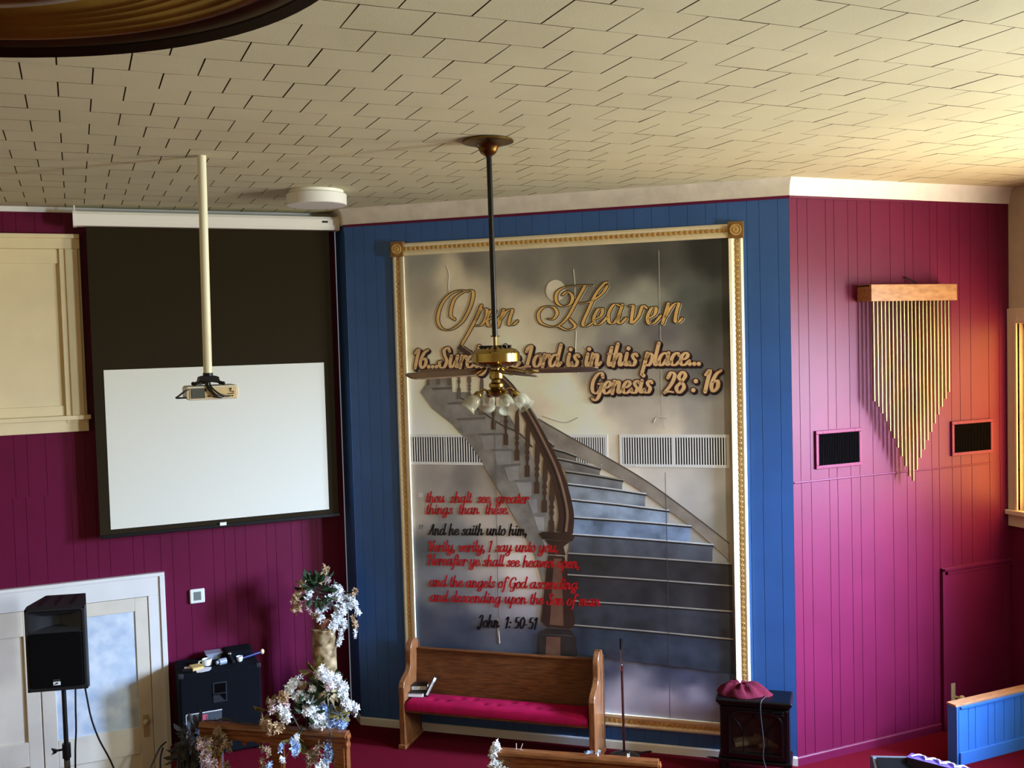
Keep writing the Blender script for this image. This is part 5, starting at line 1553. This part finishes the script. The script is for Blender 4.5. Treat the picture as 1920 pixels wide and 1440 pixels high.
dro = obj('door', MB().ring(squareish(S_0 + .012, S_1 - .012, .825, ST - .07), arch(wx0, wx1, wz0, wz1, .11), SF, SF + .03), ironblack, sv, bevel=.005)
obj('door_rim', MB().ring(arch(wx0 - .02, wx1 + .02, wz0 - .02, wz1 + .02, .125), arch(wx0, wx1, wz0, wz1, .11), SF - .012, SF), ironblack, dro, bevel=.005)
obj('door_glass', MB().prism(arch(wx0, wx1, wz0, wz1, .11), SF + .012, SF + .016), glass('smoked_glass', (40, 34, 32), .25, .06), dro)
m = MB()
wm = (wx0 + wx1) / 2
hw = (wx1 - wx0) / 2
for s in (-1, 1):
    xb = wm + s * hw * .48
    m.tube([(xb, SF + .004, wz0), (xb, SF + .004, wz0 + .18)], .004, 6)
    m.tube(spline([(xb, SF + .004, wz0 + .18), (xb - s * .03, SF + .004, wz0 + .25), (xb - s * .085, SF + .004, wz1 - .03), (wm, SF + .004, wz1 - .004)][:3] + [(wm + s * .0, SF + .004, wz1 - .004)], 6), .004, 6)
    m.tube(spline([(xb, SF + .004, wz0 + .18), (xb + s * .03, SF + .004, wz0 + .235), (xb + s * .075, SF + .004, wz0 + .285)], 6), .004, 6)
obj('tracery', m, ironblack, dro)
m = MB()
for k in range(2):
    m.tube([(S_1 - .14, SF - .008, ST - .088 - .022 * k), (S_1 - .05, SF - .008, ST - .083 - .022 * k)], .007, 8)
    m.ball((S_1 - .05, SF - .008, ST - .083 - .022 * k), .009, 8)
obj('control_lever', m, chrome if False else ironblack, dro, smooth=True)
obj('firebrick_back', MB().box(S_0 + .032, S_1 - .032, SB - .06, SB - .022, .832, ST - .102), firebrick, sv)
for pts in ([(wx0 + .02, -.22, .91), (wm + .02, -.25, .95)], [(wx0 + .03, -.27, .895), (wm + .10, -.20, .925)], [(wm - .02, -.21, .965), (wx1 - .03, -.26, .90)], [(wm + .02, -.28, .90), (wx1 - .05, -.20, .91)]):
    obj('log', MB().tube([pts[0], ((pts[0][0] + pts[1][0]) / 2, (pts[0][1] + pts[1][1]) / 2, (pts[0][2] + pts[1][2]) / 2 + .006), pts[1]], [.024, .027, .020], 10), logm, sv, smooth=True)
obj('ember_bed', MB().box(S_0 + .04, S_1 - .04, SF + .04, SB - .07, .832, .868), firebrick, sv)

# crumpled cloth on the stove
m = MB()
nr, na = 12, 40
vs = [(3.665, -.23, ST + .09)]
crg = random.Random(8)
ph = [crg.uniform(0, 6.28) for _ in range(6)]
for i in range(1, nr + 1):
    for k in range(na):
        a = 2 * PI * k / na
        t = i / nr
        rx = .205 * (1 + .05 * math.sin(3 * a + ph[0]) + .04 * math.sin(7 * a + ph[1])) + (.05 if abs(a) < .35 or a > 5.93 else 0) * t
        ry = .135 * (1 + .06 * math.sin(4 * a + ph[2]))
        fold = .014 * math.sin(7 * a + 3 * t + ph[3]) + .010 * math.sin(11 * a - 4 * t + ph[4])
        z = ST + .006 + (.085 * (1 - t ** 2.6) + fold * (t * (1.1 - t)) * 4.6)
        vs.append((3.665 + rx * t * math.cos(a), -.23 + ry * t * math.sin(a), max(z, ST + .004)))
fs = [(0, 1 + k, 1 + (k + 1) % na) for k in range(na)]
for i in range(nr - 1):
    fs += [(1 + i * na + k, 1 + (i + 1) * na + k, 1 + (i + 1) * na + (k + 1) % na, 1 + i * na + (k + 1) % na) for k in range(na)]
nb = len(vs)
vs += [(vs[1 + (nr - 1) * na + k][0], vs[1 + (nr - 1) * na + k][1], ST + .001) for k in range(na)]
fs += [(1 + (nr - 1) * na + k, nb + k, nb + (k + 1) % na, 1 + (nr - 1) * na + (k + 1) % na) for k in range(na)] + [tuple(range(nb + na - 1, nb - 1, -1))]
tag(obj('folded_cloth', m.add(vs, fs), redcloth, None, FB, (3.665, -.23, ST + .001), smooth=True, angle=180), 'crumpled maroon cloth bundle on top of the black stove', 'cloth')
q = [(3.86, -.20, ST + .012), (3.87, -.30, ST + .010), (3.845, -.385, ST + .004), (3.838, -.41, ST - .06), (3.845, -.405, 1.15), (3.86, -.405, .98), (3.855, -.405, .85), (3.90, -.42, .72), (3.97, -.45, PLAT + .008)]
tag(obj('stove_cord', MB().tube(spline(q, 6), .0045, 7), mat('grey_cord', (46, 46, 50), .5), None, FB, q[-1], smooth=True), 'thin grey cord running from the cloth down the front of the black stove', 'cord')

# ------------------------------------------------------------------ things on the carpet at the lower right
CZ = .98
qa, qb, qc, qd = (5.925,5.977), (6.03,5.981), (6.063,5.748), (6.067,5.659)
dirv = Vector((qd[0] - qa[0], qd[1] - qa[1], 0)).normalized()
wid = Vector((-dirv.y, dirv.x, 0))
FC = Matrix(((dirv.x, wid.x, 0, qa[0]), (dirv.y, wid.y, 0, qa[1]), (0, 0, 1, 0), (0, 0, 0, 1)))
pc = thing('equipment_case', 'dark case with a purple top on the carpet by the blue knee wall', 'case', FC, (.3, .05, PLAT))
obj('body', MB().box(0, .62, 0, .10, PLAT, CZ - .006), purple_shaded, pc, bevel=.004)  # sides coloured as if in shade
obj('top', MB().box(0, .62, 0, .10, CZ - .006, CZ), purple_lit, pc, bevel=.002)  # top coloured as if lit
wc = thing('cable_tangle', 'tangled white cables lying on the purple topped case', 'cables', FC, (.2, .05, CZ))
m = MB()
for k in range(7):
    x = .03 + .055 * k
    m.tube(spline([(x, .02 + .06 * (k % 2), CZ + .006), (x + .04, .05, CZ + .02), (x + .06, .08 - .05 * (k % 2), CZ + .008), (x + .10, .05, CZ + .008)], 5), .006, 6)
obj('cable', m, paper, wc, smooth=True)
mx0 = (5.851,6.038)
FM = frame_at(mx0[0], mx0[1], -30)
mo = thing('floor_monitor', 'grey wedge floor monitor lying on the carpet left of the purple topped case', 'loudspeaker', FM, (0, 0, PLAT))
obj('cabinet', MB().add([(x, y, z) for x in (-.16, .16) for y, z in ((-.20, PLAT), (.12, PLAT), (.12, .93), (.05, .95), (-.20, .80))], [(0, 1, 2, 3, 4), (9, 8, 7, 6, 5)] + [(i, (i + 1) % 5, 5 + (i + 1) % 5, 5 + i) for i in range(5)]), mat('grey_monitor_shell', (92, 96, 104), .6), mo, bevel=.012, seg=3)
obj('grille', MB().add([(x, y, z) for x in (-.13, .13) for y, z in ((.03, .9485), (-.185, .819), (-.188, .824), (.027, .9535))], [(0, 1, 2, 3), (7, 6, 5, 4), (0, 4, 5, 1), (1, 5, 6, 2), (2, 6, 7, 3), (3, 7, 4, 0)]), grille_m, mo)
